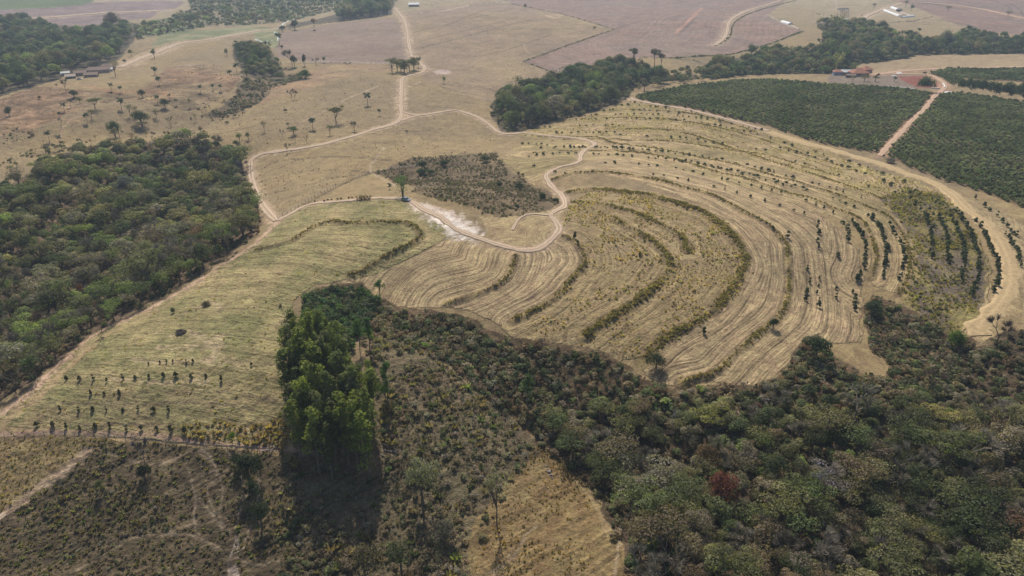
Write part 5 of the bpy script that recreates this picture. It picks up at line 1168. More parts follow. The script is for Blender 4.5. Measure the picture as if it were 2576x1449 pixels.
# tussocks along the banks and hedges
for grp, src, cols, nm, lb in (('b', BERM, [(3, (.28, .22, .105)), (2.4, (.22, .17, .085)), (1.6, (.15, .13, .065))], 'bank_tussocks', 'tall yellow grass along the terrace banks'), ('h', HEDGE, [(2, (.12, .12, .06)), (2, (.15, .13, .07)), (1, DARK)], 'hedge_growth', 'rank growth on the field banks')):
    P_, H_, T_ = [], [], []
    for k, v_ in src.items():
        s, wd = v_[0], v_[1]
        W_ = world_line(s, 6.); L_ = np.r_[0, np.cumsum(np.linalg.norm(np.diff(W_, axis=0), axis=1))]
        n = int(L_[-1]*wd*(2.2 if grp == 'b' else .6)); t_ = rr.uniform(0, L_[-1], n)
        x_ = np.interp(t_, L_, W_[:, 0])+rr.normal(0, wd*.23, n); y_ = np.interp(t_, L_, W_[:, 1])+rr.normal(0, wd*.23, n)
        g_ = fbm(t_/9., t_*0+hash(k) % 50*0, 3, 2); ok = off_road(x_, y_, .3) & (g_+rr.normal(0, .08, n) > .30)
        x_, y_, g_ = x_[ok], y_[ok], g_[ok]; tn, _ = tints(rr, len(x_), cols, .25)
        P_.append(np.stack([x_, y_, surface(x_, y_)-.05], 1)); H_.append(rr.uniform(.4, .95, len(x_))*(.6+.9*g_)*(.95 if wd > 2.2 else .75)*(1. if grp == 'b' else 1.5)); T_.append(tn)
    P_, H_, T_ = np.concatenate(P_), np.concatenate(H_), np.concatenate(T_)
    scatter(nm, P_, np.stack([H_*1.25]*2+[H_], 1), T_, (T_tuft if grp == 'b' else T_tuft+T_shrub[:1]), label=lb); print(nm, len(P_))

POLY['pasture_left'] = PL('0,345 160,300 330,255 470,285 600,260 720,215 980,192 1000,290 860,345 640,385 480,340 330,355 200,365 60,430 0,470')
POLY['pasture_mid'] = PL('660,395 860,352 1005,312 1144,282 1235,325 1250,380 1090,390 940,432 760,515 695,548 650,470 635,420')
POLY['pasture_up'] = PL('1015,190 1070,160 1045,60 1280,20 1530,75 1320,150 1390,195 1235,255 1140,275 1014,280')
for k_, sd_ in (('pasture_left', 51), ('pasture_mid', 52), ('pasture_up', 53)):
    cover('pasture_tufts', k_, 3.6 if k_ != 'pasture_up' else 6., (.2, .55), [(3, (.13, .10, .05)), (2, (.20, .15, .07)), (1, (.08, .085, .04)), (2, (.32, .24, .13))], T_tuft+T_shrub[:1], {'pasture_left': 'scattered tufts on the left pasture', 'pasture_mid': 'scattered tufts on the pasture above the ridge track', 'pasture_up': 'scattered tufts on the far pasture'}[k_], sd_, 1.5, clump=.5)

POLY['fold_a'] = PL('-60,345 0,332 50,322 95,333 70,355 20,368 -60,375'); POLY['fold_b'] = PL('470,300 490,268 545,236 600,230 645,262 600,300 520,306'); POLY['fold_c'] = PL('0,430 60,400 130,392 205,368 210,350 120,360 40,395 0,410')
for k_, sd_, lb_ in (('fold_a', 61, 'dark scrub in the fold at the left picture edge'), ('fold_b', 62, 'grey brown scrub in the fold below the gully thicket'), ('fold_c', 63, 'scrub along the top left of the left wood')):
    cover('fold_scrub', k_, 3.2, (.6, 1.9), [(2, DARK), (2, OLIVE), (3, (.16, .12, .08)), (2, GREY)], T_shrub+T_twiggy, lb_, sd_, 1.4, clump=.45)
r = np.random.default_rng(88); band = PL('10,430 90,395 200,352 330,345 470,330 560,345 615,385 630,420 560,395 480,362 330,372 200,380 80,430 20,470')
x, y, px, py, d = cand(band, 13., seed=9); ok = off_road(x, y, 3.); x, y, px, py, d = x[ok], y[ok], px[ok], py[ok], d[ok]
items = []; make = []
for i in range(len(x)):
    kd = ['thin', 'bare', 'leafy', 'bush'][int(r.choice(4, p=[.35, .28, .25, .12]))]; c, wd_ = [(OLIVE, 'olive'), (BROWN, 'brownish'), (GREY, 'grey'), (MIDG, 'green')][int(r.integers(4))]
    if kd == 'bare': c, wd_ = GREY, 'grey'
    items.append((f"{wd_} {dict(thin='sparse tree', bare='leafless tree', leafy='rounded tree', bush='bush')[kd]} on the wood's upper fringe", px[i], py[i])); make.append((kd, x[i], y[i], r.uniform(3, 6.5) if kd != 'bush' else r.uniform(1.5, 3), r.uniform(.9, 1.2), c))
for (kd, a, b, h_, w_r, c), lb in zip(make, relabel(items)):
    plant(kd, a, b, h_, w_r, c, lb.replace(" on the wood's upper fringe", ' on wood fringe').replace("wood's upper fringe", 'wood fringe'), 'bush' if kd == 'bush' else 'tree', 'trees on the upper fringe of the left wood')
print('fringe', len(make))

POLY['belt_gap'] = PL('1585,190 1600,160 1650,165 1690,172 1770,162 1800,175 1800,202 1760,208 1700,214 1640,222 1600,228')
cover('gap_thicket', 'belt_gap', 5.5, (3.5, 8), [(3, DARK), (3, MIDG), (2, OLIVE), (1, BROWN), (.6, GREY)], T_tree, 'irregular trees and thicket between the streamside wood and the bamboo', 71, 1.1, clump=.38)
# ---------------------------------------------------------------- the parked car
M['paint'] = plain('car_paint', (.20, .26, .32), .22, .7, .5, coat=1.); M['glass'] = plain('glass', (.02, .03, .04), .05, 0, .9)
M['rubber'] = plain('rubber', (.02, .02, .02), .9); M['alloy'] = plain('alloy', (.5, .5, .5), .35, .9); M['lamp'] = plain('lamp_glass', (.7, .7, .68), .1)
M['redlamp'] = plain('tail_lamp', (.35, .02, .02), .2)
def loft(name, stations, mat, parent, smooth=True):
    """stations: x, list of (y, z) for the left half from bottom to top"""
    v = []; f = []
    for x, prof in stations:
        full = [(-a, b) for a, b in prof]+[(a, b) for a, b in reversed(prof)]
        v += [(x, a, b) for a, b in full]
    k = 2*len(stations[0][1])
    for i in range(len(stations)-1):
        for j in range(k):
            f.append((i*k+j, i*k+(j+1) % k, (i+1)*k+(j+1) % k, (i+1)*k+j))
    f.append(tuple(range(k))[::-1]); f.append(tuple(range((len(stations)-1)*k, len(stations)*k)))
    me = mesh(name, v, f, [mat], smooth=False); return obj(name, me, parent)
cx_, cy_, cz_ = G(1021, 506); cz_ = float(surface(np.array([cx_]), np.array([cy_]))[0])
car = empty('parked_car', (cx_, cy_, cz_+.05), R(-28)); tag(car, 'small glossy blue-grey hatchback parked on the dirt ridge track under the drooping tree', 'car')
def prof(w_, zb, zm, zt, tuck=.06): return [(w_*.9, zb), (w_, zb+.15), (w_, zm), (w_-tuck, zt)]
loft('body', [(-2.0, prof(.70, .38, .60, .78)), (-1.9, prof(.80, .26, .68, .92)), (-1.3, prof(.84, .22, .72, .98)), (0, prof(.86, .20, .70, .97)), (.9, prof(.85, .22, .68, .93)), (1.55, prof(.82, .24, .62, .80)), (1.95, prof(.74, .30, .52, .64)), (2.05, prof(.60, .36, .46, .54))], M['paint'], car)
loft('window', [(-1.75, [(.66, .96), (.64, 1.0), (.60, 1.02), (.5, 1.03)]), (-1.35, [(.76, .96), (.73, 1.15), (.66, 1.36), (.5, 1.40)]), (-.2, [(.78, .95), (.74, 1.2), (.66, 1.44), (.5, 1.47)]), (.45, [(.77, .93), (.73, 1.15), (.64, 1.36), (.5, 1.40)]), (1.15, [(.72, .88), (.66, .90), (.6, .915), (.5, .92)])], M['glass'], car)
loft('roof', [(-1.45, [(.62, 1.36), (.62, 1.38), (.58, 1.40), (.4, 1.41)]), (-1.1, [(.66, 1.40), (.66, 1.44), (.60, 1.46), (.4, 1.47)]), (-.1, [(.66, 1.44), (.66, 1.475), (.60, 1.50), (.4, 1.51)]), (.4, [(.63, 1.38), (.63, 1.40), (.58, 1.42), (.4, 1.43)])], M['paint'], car)
for sx in (-1.27, 1.27):
    for sy in (-1, 1):
        a = sy*.74
        wh = MB().tube([(sx, a, .31), (sx, a+sy*.2, .31)], .31, 14).build('wheel', M['rubber'], car)
        MB().tube([(sx, a+sy*.2, .31), (sx, a+sy*.215, .31)], .19, 10).build('rim', M['alloy'], wh)
for sy in (-1, 1):
    MB().box(1.80, sy*.56-.12, .52, 2.0, sy*.56+.12, .66).build('headlight', M['lamp'], car)
    MB().box(-2.0, sy*.60-.1, .66, -1.88, sy*.60+.1, .88).build('tail_light', M['redlamp'], car)
    MB().box(.55, sy*.80-(.0 if sy > 0 else .14), .92, .70, sy*.80+(.14 if sy > 0 else .0), 1.05).build('mirror', M['paint'], car)
MB().box(2.04, -.5, .36, 2.07, .5, .46).build('grille', M['rubber'], car)
# ---------------------------------------------------------------- buildings
WALL = {'white': plain('limewash', (.62, .60, .56), .9, nscale=.5, namp=.15), 'blue': plain('blue_limewash', (.42, .47, .60), .9), 'brick': plain('bare_brick', (.34, .24, .19), .9, nscale=1., namp=.2), 'dark': plain('dark_boards', (.10, .085, .075), .9), 'pink': plain('pink_limewash', (.46, .34, .31), .9, nscale=.5, namp=.15)}
ROOF = {'tile': plain('clay_tiles', (.33, .145, .09), .9, nscale=1.2, namp=.3), 'oldtile': plain('weathered_tiles', (.26, .18, .135), .9, nscale=1., namp=.3), 'metal': plain('sheet_roof', (.55, .54, .50), .6, nscale=.6, namp=.12), 'tan': plain('fibre_sheet', (.42, .33, .25), .8, nscale=.8, namp=.2), 'white': plain('white_film', (.78, .78, .76), .6, nscale=.4, namp=.1), 'dark': plain('old_sheet', (.16, .14, .13), .8)}
M['pane'] = plain('dark_pane', (.05, .06, .08), .2); M['wood'] = plain('painted_wood', (.20, .22, .30), .8); M['plank'] = plain('grey_timber', (.26, .22, .18), .9, nscale=2., namp=.25)
def building(name, x, y, w_, d_, h_, yaw, wall, roof, label, hip=False, nwin=3, low=False, cat='house', open_=False, rise=.28):
    gx_, gy_, _ = G(x, y); gz = float(surface(np.array([gx_]), np.array([gy_]))[0]); gy_ += d_*.4
    e = empty(name, (gx_, gy_, gz-.1), R(yaw)); tag(e, label, cat)
    if open_:
        for i in range(4):
            for s_ in (-1, 1): MB().tube([((-.5+i/3)*(w_-.4), s_*(d_/2-.2), 0), ((-.5+i/3)*(w_-.4), s_*(d_/2-.2), h_)], .1, 6).build('post', M['plank'], e)
    else:
        MB().box(-w_/2, -d_/2, -.4, w_/2, d_/2, h_).build('wall', WALL[wall], e)
        for i in range(nwin):
            xx = (-.5+(i+.5)/nwin)*w_
            if nwin > 1 and i == nwin//2:
                MB().box(xx-.45, -d_/2-.05, .1, xx+.45, -d_/2+.02, 2.1).build('door', M['wood'], e); continue
            fr = MB().box(xx-.55, -d_/2-.04, 1.0, xx+.55, -d_/2+.02, 2.1).build('window', M['wood'], e)
            MB().box(xx-.45, -d_/2-.06, 1.1, xx+.45, -d_/2-.03, 2.0).build('pane', M['pane'], fr)
        for s_ in (-1, 1):
            fr = MB().box(s_*w_/2-.03, -.5, 1.0, s_*w_/2+.03, .5, 2.0).build('window', M['wood'], e)
            MB().box(s_*(w_/2+.025)-.01, -.4, 1.1, s_*(w_/2+.025)+.01, .4, 1.9).build('pane', M['pane'], fr)
    o_ = .6; r_ = d_*rise; a, b = w_/2+o_, d_/2+o_; q = b*.9 if hip else 0; z0 = h_-.02-o_*rise; th = .12
    v = []
    for dz in (0, -th):
        v += [(-a, -b, z0+dz), (a, -b, z0+dz), (a, b, z0+dz), (-a, b, z0+dz), (-a+q, 0, h_+r_+dz), (a-q, 0, h_+r_+dz)]
    f = [(0, 1, 5, 4), (2, 3, 4, 5), (6, 10, 11, 7), (8, 11, 10, 9), (0, 6, 7, 1), (2, 8, 9, 3)]
    f += [(1, 2, 5), (3, 0, 4), (7, 11, 8), (9, 10, 6), (1, 7, 8, 2), (3, 9, 6, 0)] if hip else [(1, 7, 11, 5), (5, 11, 8, 2), (3, 9, 10, 4), (4, 10, 6, 0)]
    rf = obj('roof', mesh('roof', v, f, [ROOF[roof]]), e)
    if not hip and not open_:
        g = MB().add([(-w_/2, -d_/2, h_), (-w_/2, d_/2, h_), (-w_/2, 0, h_+r_-th), (w_/2, -d_/2, h_), (w_/2, d_/2, h_), (w_/2, 0, h_+r_-th)], [(0, 2, 1), (3, 4, 5), (0, 3, 5, 2), (1, 2, 5, 4)])
        g.build('gable', WALL[wall], e)
    MB().tube([(-a+q, 0, h_+r_+.03), (a-q, 0, h_+r_+.03)], .12, 6).build('ridge', ROOF[roof], rf)
    return e
building('farmhouse', 2108, 189.5, 7.0, 6, 3.2, -8, 'blue', 'tile', 'blue and white arcaded farmhouse under a red tiled roof, left end of the farmstead', True, 5)
building('farm_barn', 2131, 189, 10.5, 6, 2.8, -3, 'brick', 'metal', 'long low farm building with a pale sheet roof between the red roofs', False, 4, cat='barn')
building('farmhouse', 2163, 192, 14, 10, 3.0, 4, 'brick', 'tile', 'large hip-roofed house with broad red tile roof facing the camera', True, 4)
building('farmhouse', 2179, 184.5, 8.5, 7.5, 3.6, 20, 'brick', 'tile', 'tall pyramid-roofed red building behind the large hip-roofed house', True, 2)
building('farm_shed', 2140, 195, 7, 3.5, 2.0, -6, 'dark', 'oldtile', 'low weathered lean-to in front of the farmstead', False, 2, cat='shed')
building('barn', 1040, 17, 17, 10, 3.6, 6, 'brick', 'metal', 'barn with pale roof beside the riverside wood at the top', False, 3, cat='barn')
building('hamlet_house', 250, 184, 14, 7, 3.2, 24, 'pink', 'oldtile', 'long pink-walled house of the left hamlet', False, 5)
building('hamlet_house', 229, 184.5, 10, 8, 3.0, 20, 'white', 'oldtile', 'hip-roofed house with white chimney wall in the left hamlet', True, 3)
building('hamlet_shed', 227, 194, 10, 6, 2.2, 16, 'brick', 'oldtile', 'wide low brown-roofed shed at the front of the hamlet', False, 3, cat='shed')
building('hamlet_house', 268, 177, 11, 7, 3.0, 22, 'pink', 'oldtile', 'right-hand house of the hamlet beside the leaning tree', True, 3)
building('hamlet_shed', 273, 180, 5, 4, 2.2, 22, 'white', 'metal', 'little grey-roofed shed in front of the right-hand hamlet house', False, 1, cat='shed')
building('hamlet_house', 200, 191, 9, 6, 2.8, 22, 'brick', 'oldtile', 'brown-roofed house left of the wide low shed', False, 3)
building('hamlet_shed', 175, 198, 7, 5, 2.2, 24, 'dark', 'tan', 'leftmost tan-roofed shed of the hamlet', False, 2, cat='shed')
building('hamlet_shed', 163, 190, 6, 4, 2.4, 24, 'white', 'metal', 'small silver-roofed shed at the wood edge', False, 2, cat='shed')
building('cattle_shed', 2115, 29, 8, 6, 2.6, 0, 'dark', 'dark', 'left dark shed at the head of the cattle yard', False, 2, open_=True, cat='shed')
building('cattle_shed', 2126, 28, 9, 6, 2.6, 0, 'dark', 'dark', 'right dark shed at the head of the cattle yard', False, 2, open_=True, cat='shed')
building('yard_hut', 2118, 69, 8, 6, 3, 10, 'dark', 'dark', 'dark hut on the bare yard above the trees', False, 2, cat='hut')
building('yard_hut', 2144, 62, 11, 7, 2.5, -15, 'brick', 'tan', 'low tan-roofed hut by the shed lane', False, 3, cat='hut')
building('yard_hut', 2103, 69, 7, 6, 2.6, 15, 'pink', 'tan', 'pinkish hut at the left of the bare yard', False, 2, cat='hut')
building('field_hut', 2262, 29.5, 7, 5, 2.8, -10, 'dark', 'dark', 'small dark hut between the long white sheds', False, 1, cat='hut')
def tunnel(name, a, b, wd, h_, mat, label, cat='shed'):
    p0 = np.array(G(*a)); p1 = np.array(G(*b)); L = np.linalg.norm((p1-p0)[:2]); yaw = math.atan2(p1[1]-p0[1], p1[0]-p0[0]); mid = (p0+p1)/2
    e = empty(name, tuple(mid), yaw); tag(e, label, cat); e.rotation_euler[1] = -math.atan2(p1[2]-p0[2], L)
    n = 9; m = MB()
    for s_ in (0, .12):
        pass
    v = []; f = []
    nseg = max(2, int(L/6))
    for i in range(nseg+1):
        x_ = -L/2+L*i/nseg
        for k in range(n):
            t_ = math.pi*k/(n-1); v.append((x_, math.cos(t_)*wd/2, math.sin(t_)*h_))
    for i in range(nseg):
        for k in range(n-1): f.append((i*n+k, i*n+k+1, (i+1)*n+k+1, (i+1)*n+k))
    f += [tuple(range(n)), tuple(range(nseg*n, nseg*n+n))[::-1]]
    obj('cover', mesh('cover', v, f, [mat]), e)
    for i in range(0, nseg+1, 2):
        x_ = -L/2+L*i/nseg; MB().tube([(x_, math.cos(math.pi*k/8)*wd/2*1.01, math.sin(math.pi*k/8)*h_*1.01) for k in range(9)], .08, 4).build('hoop', M['plank'], e)
    return e
tunnel('long_shed', (2224, 27.5), (2262, 42), 5, 2.4, ROOF['white'], 'long white-covered shed nearest the camera of the three')
tunnel('long_shed', (2233, 23.8), (2272, 38.5), 6, 1.0, ROOF['tan'], 'long tan strip bed between the white sheds')
tunnel('long_shed', (2243, 21), (2259, 27), 6.5, 3.0, ROOF['white'], 'short bulky white-covered shed at the lane end')
tunnel('long_shed', (2266, 31.5), (2291, 41.5), 4.5, 1.6, ROOF['tan'], 'pale narrow shed right of the dark hut')
tunnel('feed_shelter', (2268, 45), (2297, 42), 4, 2.2, ROOF['white'], 'low pale feed shelter below the long sheds')
tunnel('field_tunnel', (1967, 56.5), (1988, 62.5), 6, 2.6, ROOF['white'], 'white tunnel shed at the ploughed field edge')
tunnel('field_tunnel', (1990, 64), (2010, 74), 3, .8, ROOF['tan'], 'low pale bed in line with the white tunnel shed')
# low white walls round the red plot, white sheets
M['slab'] = plain('white_render', (.70, .68, .64), .85, nscale=.5, namp=.15)
def low_wall(pts, h_, label, wd=.5):
    W_ = world_line(pts, 3.); m = MB(); c = W_.mean(0); z = float(surface(c[:1], c[1:])[0])
    v = []; f = []
    tg = np.gradient(W_, axis=0); tg /= np.linalg.norm(tg, axis=1)[:, None]+1e-9
    for i, (p, t_) in enumerate(zip(W_, tg)):
        n_ = np.array([-t_[1], t_[0]])*wd/2; zz = float(surface(p[:1], p[1:])[0])-z
        for s_ in (1, -1):
            q = p+n_*s_-c; v += [(q[0], q[1], zz-.3), (q[0], q[1], zz+h_)]
    for i in range(len(W_)-1):
        a = i*4; b = a+4; f += [(a, b, b+1, a+1), (a+2, a+3, b+3, b+2), (a+1, b+1, b+3, a+3)]
    n_ = len(W_)*4; f += [(0, 1, 3, 2), (n_-4, n_-2, n_-1, n_-3)]
    o_ = obj('low_wall', mesh('low_wall', v, f, [M['slab']]), loc=(c[0], c[1], z)); tag(o_, label, 'wall')
low_wall('2341,222.5 2350,223.5 2363,224', .9, 'straight low white wall below the red plot', .8)
low_wall('2370,212 2374,216 2374,222', .9, 'curved low white wall in the road bend', .8)
low_wall('2229,218 2250,220 2275,221.5 2300,224.5', .5, 'long pale low wall between the yard and the coffee field', 1.0)
def sheet(x, y, w_, d_, yaw, label):
    gx_, gy_, gz = G(x, y); n = 7; v = []; f = []; r_ = np.random.default_rng(int(x))
    for top in (1, 0):
        for i in range(n):
            for j in range(n): v.append(((i/(n-1)-.5)*w_, (j/(n-1)-.5)*d_, (.35+.5*r_.random() if 0 < i < n-1 and 0 < j < n-1 else .12) if top else 0))
    for i in range(n-1):
        for j in range(n-1): a = i*n+j; f.append((a, a+n, a+n+1, a+1))
    for i in range(n-1):
        for a, b in ((i, i+1), (n*(n-1)+i+1, n*(n-1)+i), ((i+1)*n, i*n), (i*n+n-1, (i+1)*n+n-1)): f.append((a, b, b+n*n, a+n*n))
    o_ = obj('tarpaulin', mesh('tarpaulin', v, f, [ROOF['white']]), loc=(gx_, gy_, gz+.05)); o_.rotation_euler = (0, 0, R(yaw)); tag(o_, label, 'tarpaulin')
sheet(2262, 184.5, 5, 3, 10, 'white tarpaulin heap beside the red road')
sheet(2248, 192, 4, 3, -20, 'white tarpaulin by the farmyard corner')
sheet(2385, 233, 6, 3, 5, 'white sheet lying where the farm lane forks')
# ---------------------------------------------------------------- truck, white car, cattle
def small_vehicle(name, x, y, yaw, col, label, cat, truck=False):
    gx_, gy_, gz = G(x, y); gz = float(surface(np.array([gx_]), np.array([gy_]))[0]); e = empty(name, (gx_, gy_, gz), R(yaw)); tag(e, label, cat); pm_ = plain(name+'_paint', col, .4, .2)
    if truck:
        MB().box(1.2, -1.1, .7, 3.0, 1.1, 2.5).build('cab', pm_, e); MB().box(-3.4, -1.2, .9, 1.0, 1.2, 3.0).build('cargo_box', ROOF['white'], e); MB().box(-3.4, -.9, .55, 3.0, .9, .8).build('chassis', M['rubber'], e)
        MB().box(2.0, -1.0, 1.6, 3.04, 1.0, 2.3).build('windscreen', M['glass'], e)
    else:
        loft('body', [(-2.0, prof(.70, .38, .60, .78)), (-1.8, prof(.82, .24, .68, .95)), (0, prof(.86, .2, .7, .97)), (1.5, prof(.82, .24, .62, .82)), (2.05, prof(.62, .36, .46, .56))], pm_, e)
        loft('cabin', [(-1.7, [(.66, .96), (.64, 1.0), (.60, 1.02), (.5, 1.03)]), (-1.2, [(.76, .96), (.73, 1.15), (.66, 1.38), (.5, 1.43)]), (.4, [(.77, .94), (.73, 1.15), (.64, 1.36), (.5, 1.42)]), (1.1, [(.72, .88), (.66, .90), (.6, .915), (.5, .92)])], M['glass'], e)
    for sx in ((-2.3, 2.1) if truck else (-1.27, 1.27)):
        for sy in (-1, 1):
            r_ = .45 if truck else .31
            MB().tube([(sx, sy*.75, r_), (sx, sy*(.75+.24), r_)], r_, 12).build('wheel', M['rubber'], e)
small_vehicle('farm_truck', 2130, 53.5, 8, (.5, .5, .5), 'white-topped truck parked below the cattle yard', 'truck', True)
small_vehicle('white_car', 200.5, 200, 15, (.7, .7, .7), 'white car parked in front of the left hamlet', 'car')
def cow(x, y, yaw, col, label):
    gx_, gy_, gz = G(x, y); gz = float(surface(np.array([gx_]), np.array([gy_]))[0])
    me = bpy.data.meshes.new('cow'); V = [(-.75, 0, 1.15), (-.3, 0, 1.12), (.25, 0, 1.12), (.7, 0, 1.2), (1.0, 0, 1.42), (1.25, 0, 1.40), (1.45, 0, 1.22)]
    E = [(i, i+1) for i in range(6)]; Rd = [.24, .34, .36, .30, .17, .15, .09]
    for bx, root in ((-.65, 0), (.62, 3)):
        for s_ in (-.22, .22):
            n = len(V); V += [(bx, s_, .85), (bx+(.08 if bx < 0 else 0), s_, .48), (bx-.02, s_, .04)]; E += [(root, n), (n, n+1), (n+1, n+2)]; Rd += [.13, .075, .06]
    n = len(V); V += [(-1.0, 0, 1.0), (-1.05, 0, .55)]; E += [(0, n), (n, n+1)]; Rd += [.05, .04]
    n = len(V); V += [(1.24, -.2, 1.5), (1.24, .2, 1.5)]; E += [(5, n), (5, n+1)]; Rd += [.04, .04]
    me.from_pydata(V, E, []); o_ = bpy.data.objects.new('cow', me); link(o_); me.materials.append(plain('hide', col, .8))
    sk = o_.modifiers.new('skin', 'SKIN'); sv = me.skin_vertices[0].data
    for i, r_ in enumerate(Rd): sv[i].radius = (r_, r_)
    sv[1].use_root = True
    o_.modifiers.new('smooth', 'SUBSURF').levels = 1
    o_.location = (gx_, gy_, gz); o_.rotation_euler = (0, 0, R(yaw)); tag(o_, label, 'cow', None)
cow(866.5, 161.5, 10, (.07, .05, .04), 'dark brown cow, leftmost of the three standing at the field edge')
cow(873.5, 163.8, 160, (.30, .22, .18), 'pale cow, front one of the three at the field edge')
cow(880, 161.8, 60, (.12, .075, .055), 'reddish cow, rightmost of the three at the field edge')
# ---------------------------------------------------------------- fences
def fence(name, s, spacing, label, h_=1.35, rad=.085):
    W_ = world_line(s, 5.); L_ = np.r_[0, np.cumsum(np.linalg.norm(np.diff(W_, axis=0), axis=1))]; n = int(L_[-1]/spacing); c = W_[0]; z0 = float(surface(c[:1], c[1:])[0])
    e = empty(name, (c[0], c[1], z0)); tag(e, label, 'fence'); tops = []
    pm_ = [MB().tube([(0, 0, -.4), (.02, 0, h_*.5), (.0, .02, h_)], [rad*1.1, rad, rad*.9], 6).mesh('post', M['plank']) for _ in range(1)][0]
    for i in range(n+1):
        t_ = i*spacing; x_ = float(np.interp(t_, L_, W_[:, 0])); y_ = float(np.interp(t_, L_, W_[:, 1])); z_ = float(surface(np.array([x_]), np.array([y_]))[0])
        p = bpy.data.objects.new('post', pm_); link(p); p.parent = e; p.location = (x_-c[0], y_-c[1], z_-z0); p.rotation_euler = (random.gauss(0, .05), random.gauss(0, .05), 0); p.scale = (1, 1, random.uniform(.85, 1.12)); tops.append((x_-c[0], y_-c[1], z_-z0))
    for k in (.35, .7, 1.0):
        MB().tube([(a, b, z_+h_*k*.92) for a, b, z_ in tops], .012, 3, False).build('wire', M['alloy'], e)
M['rail'] = M['plank']
fence('wire_fence', '699,551 731,533 764,513 800,492 840,472 885,453 926,437 960,432 1000,425 1069,417', 2.7, 'post and wire fence along the upper side of the ridge track')
fence('wire_fence', '-60,1104 0,1103 75,1100 150,1098 225,1101 300,1105 360,1109 420,1115 480,1121 520,1127 600,1133 700,1137', 2.75, 'post and wire fence below the meadow at lower left', 1.4, .07)
fence('wire_fence', '705,160 760,159 830,158 900,160 985,161', 4.5, 'straight fence line behind the cattle', 1.5, .09)
fence('wire_fence', '430,174 470,167 510,165 550,167 590,171', 3.5, 'fence over the crest of the reddish mounds', 1.5, .08)
fence('wire_fence', '1545,76 1500,91 1438,112 1390,128 1345,145', 5.0, 'fence on the ploughed field boundary', 1.5, .09)
# rails of the cattle yard
e = empty('cattle_pen', G(2122, 40)); tag(e, 'pale-railed cattle pen beside the shed lane', 'pen')
c0 = np.array(G(2122, 40))
for k, yy in enumerate((30, 33.5, 37, 40.5, 44, 47.5, 51)):
    a = np.array(G(2112, yy)); b = np.array(G(2134, yy+.6)); MB().tube([tuple(a-c0+[0, 0, 1.2]), tuple(b-c0+[0, 0, 1.2])], .14, 5).build('rail', ROOF['tan'], e); MB().tube([tuple(a-c0+[0, 0, .6]), tuple(b-c0+[0, 0, .6])], .12, 5).build('rail', ROOF['tan'], e)
    for t_ in (0, .25, .5, .75, 1.): q = a*(1-t_)+b*t_-c0; MB().tube([tuple(q-[0, 0, .3]), tuple(q+[0, 0, 1.5])], .15, 5).build('post', M['plank'], e)
# ---------------------------------------------------------------- brush heaps, logs, rocks, roadside hedge, post
def heap(name, x, y, wpx, hpx, n, col, label, cat, th=.05, L=1.6):
    gx_, gy_, gz = G(x, y); w_ = px_to_m(wpx, gx_, gy_, gz); h_ = px_to_m(hpx, gx_, gy_, gz); r_ = np.random.default_rng(int(x)); m = MB()
    for i in range(n):
        a = r_.uniform(0, 6.28); q = w_/2*math.sqrt(r_.random())*.85; b = r_.uniform(0, 6.28); z = h_*(1-(q/(w_/2))**2)*r_.uniform(.15, 1); c = np.array([math.cos(a)*q, math.sin(a)*q*.8, z])
        d = np.array([math.cos(b), math.sin(b), r_.uniform(-.35, .35)])*L*r_.uniform(.25, .6); m.tube([tuple(c-d), tuple(c+d*.2+[0, 0, .08]), tuple(c+d)], [th, th*.8, th*.5], 4, False)
    o_ = m.build(name, plain(name+'_wood', col, .9, nscale=2, namp=.4), loc=(gx_, gy_, gz+.05)); tag(o_, label, cat)
heap('brush_heap', 519, 769, 24, 12, 170, (.20, .155, .075), 'round straw-brown brush heap in the upper meadow', 'heap', .05, 1.3)
heap('branch_pile', 455, 838, 24, 11, 90, (.13, .10, .085), 'jagged pile of dark branches in the middle meadow', 'heap', .07, 1.8)
def log(x, y, L, yaw, label):
    gx_, gy_, gz = G(x, y); o_ = MB().tube([(-L/2, 0, .12), (0, .08, .18), (L/2, 0, .12)], [.14, .12, .08], 7).build('fallen_log', M['plank'], loc=(gx_, gy_, gz+.05)); o_.rotation_euler = (0, 0, R(yaw)); tag(o_, label, 'log')
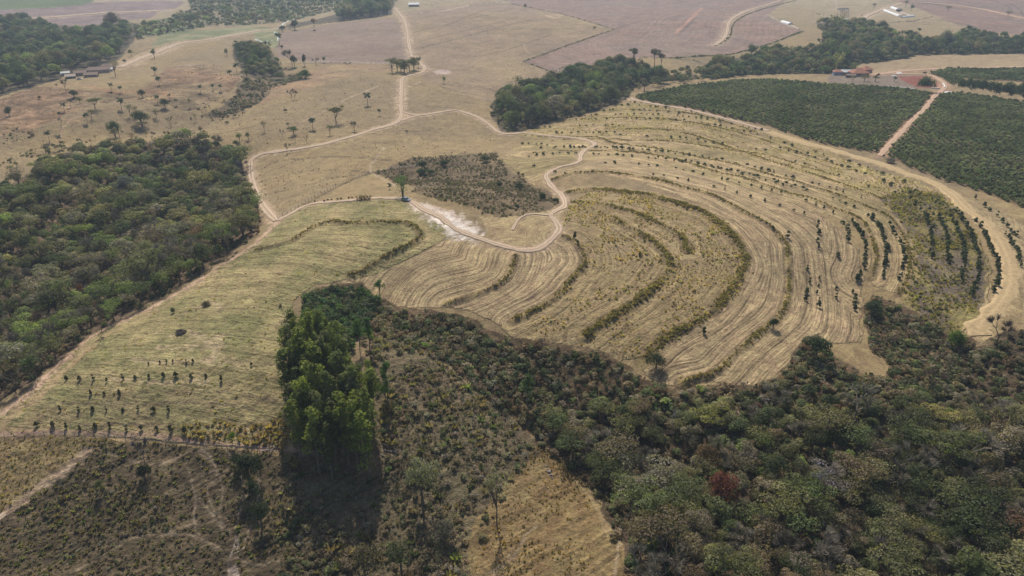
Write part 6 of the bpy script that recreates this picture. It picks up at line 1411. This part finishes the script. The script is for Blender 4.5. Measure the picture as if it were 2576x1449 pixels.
log(968, 1150, 4.5, -35, 'pale fallen log right of the grove front, nearest the trees'); log(985, 1137, 4, -15, 'thin fallen log right of the grove, upper one'); log(980, 1158, 3.4, -50, 'short fallen log right of the grove, lowest one'); log(672, 1134, 3, 20, 'thin log by the meadow corner fence, left one'); log(688, 1130, 3.2, 55, 'thin log by the meadow corner fence, right one')
M['rock'] = plain('rock', (.25, .21, .19), .9, nscale=2., namp=.3)
for k, (x, y, s_) in enumerate(((1376, 1180, .5), (1381, 1187, .65), (1385, 1195, .45), (1373, 1172, .4), (1388, 1203, .35))):
    gx_, gy_, gz = G(x, y); r_ = np.random.default_rng(k); d = rnd_dirs(r_, 26); import bmesh
    bm = bmesh.new(); [bm.verts.new(tuple(q*s_*r_.uniform(.75, 1.1)*np.array([1, .8, .6]))) for q in d]; bmesh.ops.convex_hull(bm, input=bm.verts); me = bpy.data.meshes.new('rock'); bm.to_mesh(me); bm.free(); me.materials.append(M['rock'])
    o_ = obj('rock', me, loc=(gx_, gy_, gz+s_*.2)); tag(o_, ['medium grey rock, second from the top', 'largest grey rock, middle', 'smallish grey rock, second from the bottom', 'small grey rock, topmost', 'smallest grey rock, lowest'][k]+' of the outcrop on the tan spur', 'rock')
for k, (dx, c_, wd_) in enumerate(((0, (.15, .08, .035), 'left rust brown'), (9, (.17, .13, .035), 'second, yellow-brown'), (18, (.16, .09, .04), 'third, reddish'), (27, (.13, .10, .04), 'right olive-brown'))):
    gx_, gy_, gz = G(902+dx, 505-dx*.12); plant('plume', gx_, gy_, px_to_m(15, gx_, gy_, gz), 1.15, c_, f'{wd_} bush of the four-bush hedge on the ridge track', 'bush', 'hedge bushes on the ridge track', name='hedge_bush', seed=k)
for k, x in enumerate((792, 815, 824, 834, 849, 857, 877, 886)):
    gx_, gy_, gz = G(x, [509, 508, 506, 505, 503, 502, 500, 500][k]); plant('bush', gx_, gy_, px_to_m(7, gx_, gy_, gz), 1.1, (.09, .07, .04), f'{ORD[k]} little dark shrub from the left along the ridge track', 'shrub', 'little shrubs along the ridge track', name='roadside_shrub', seed=k)
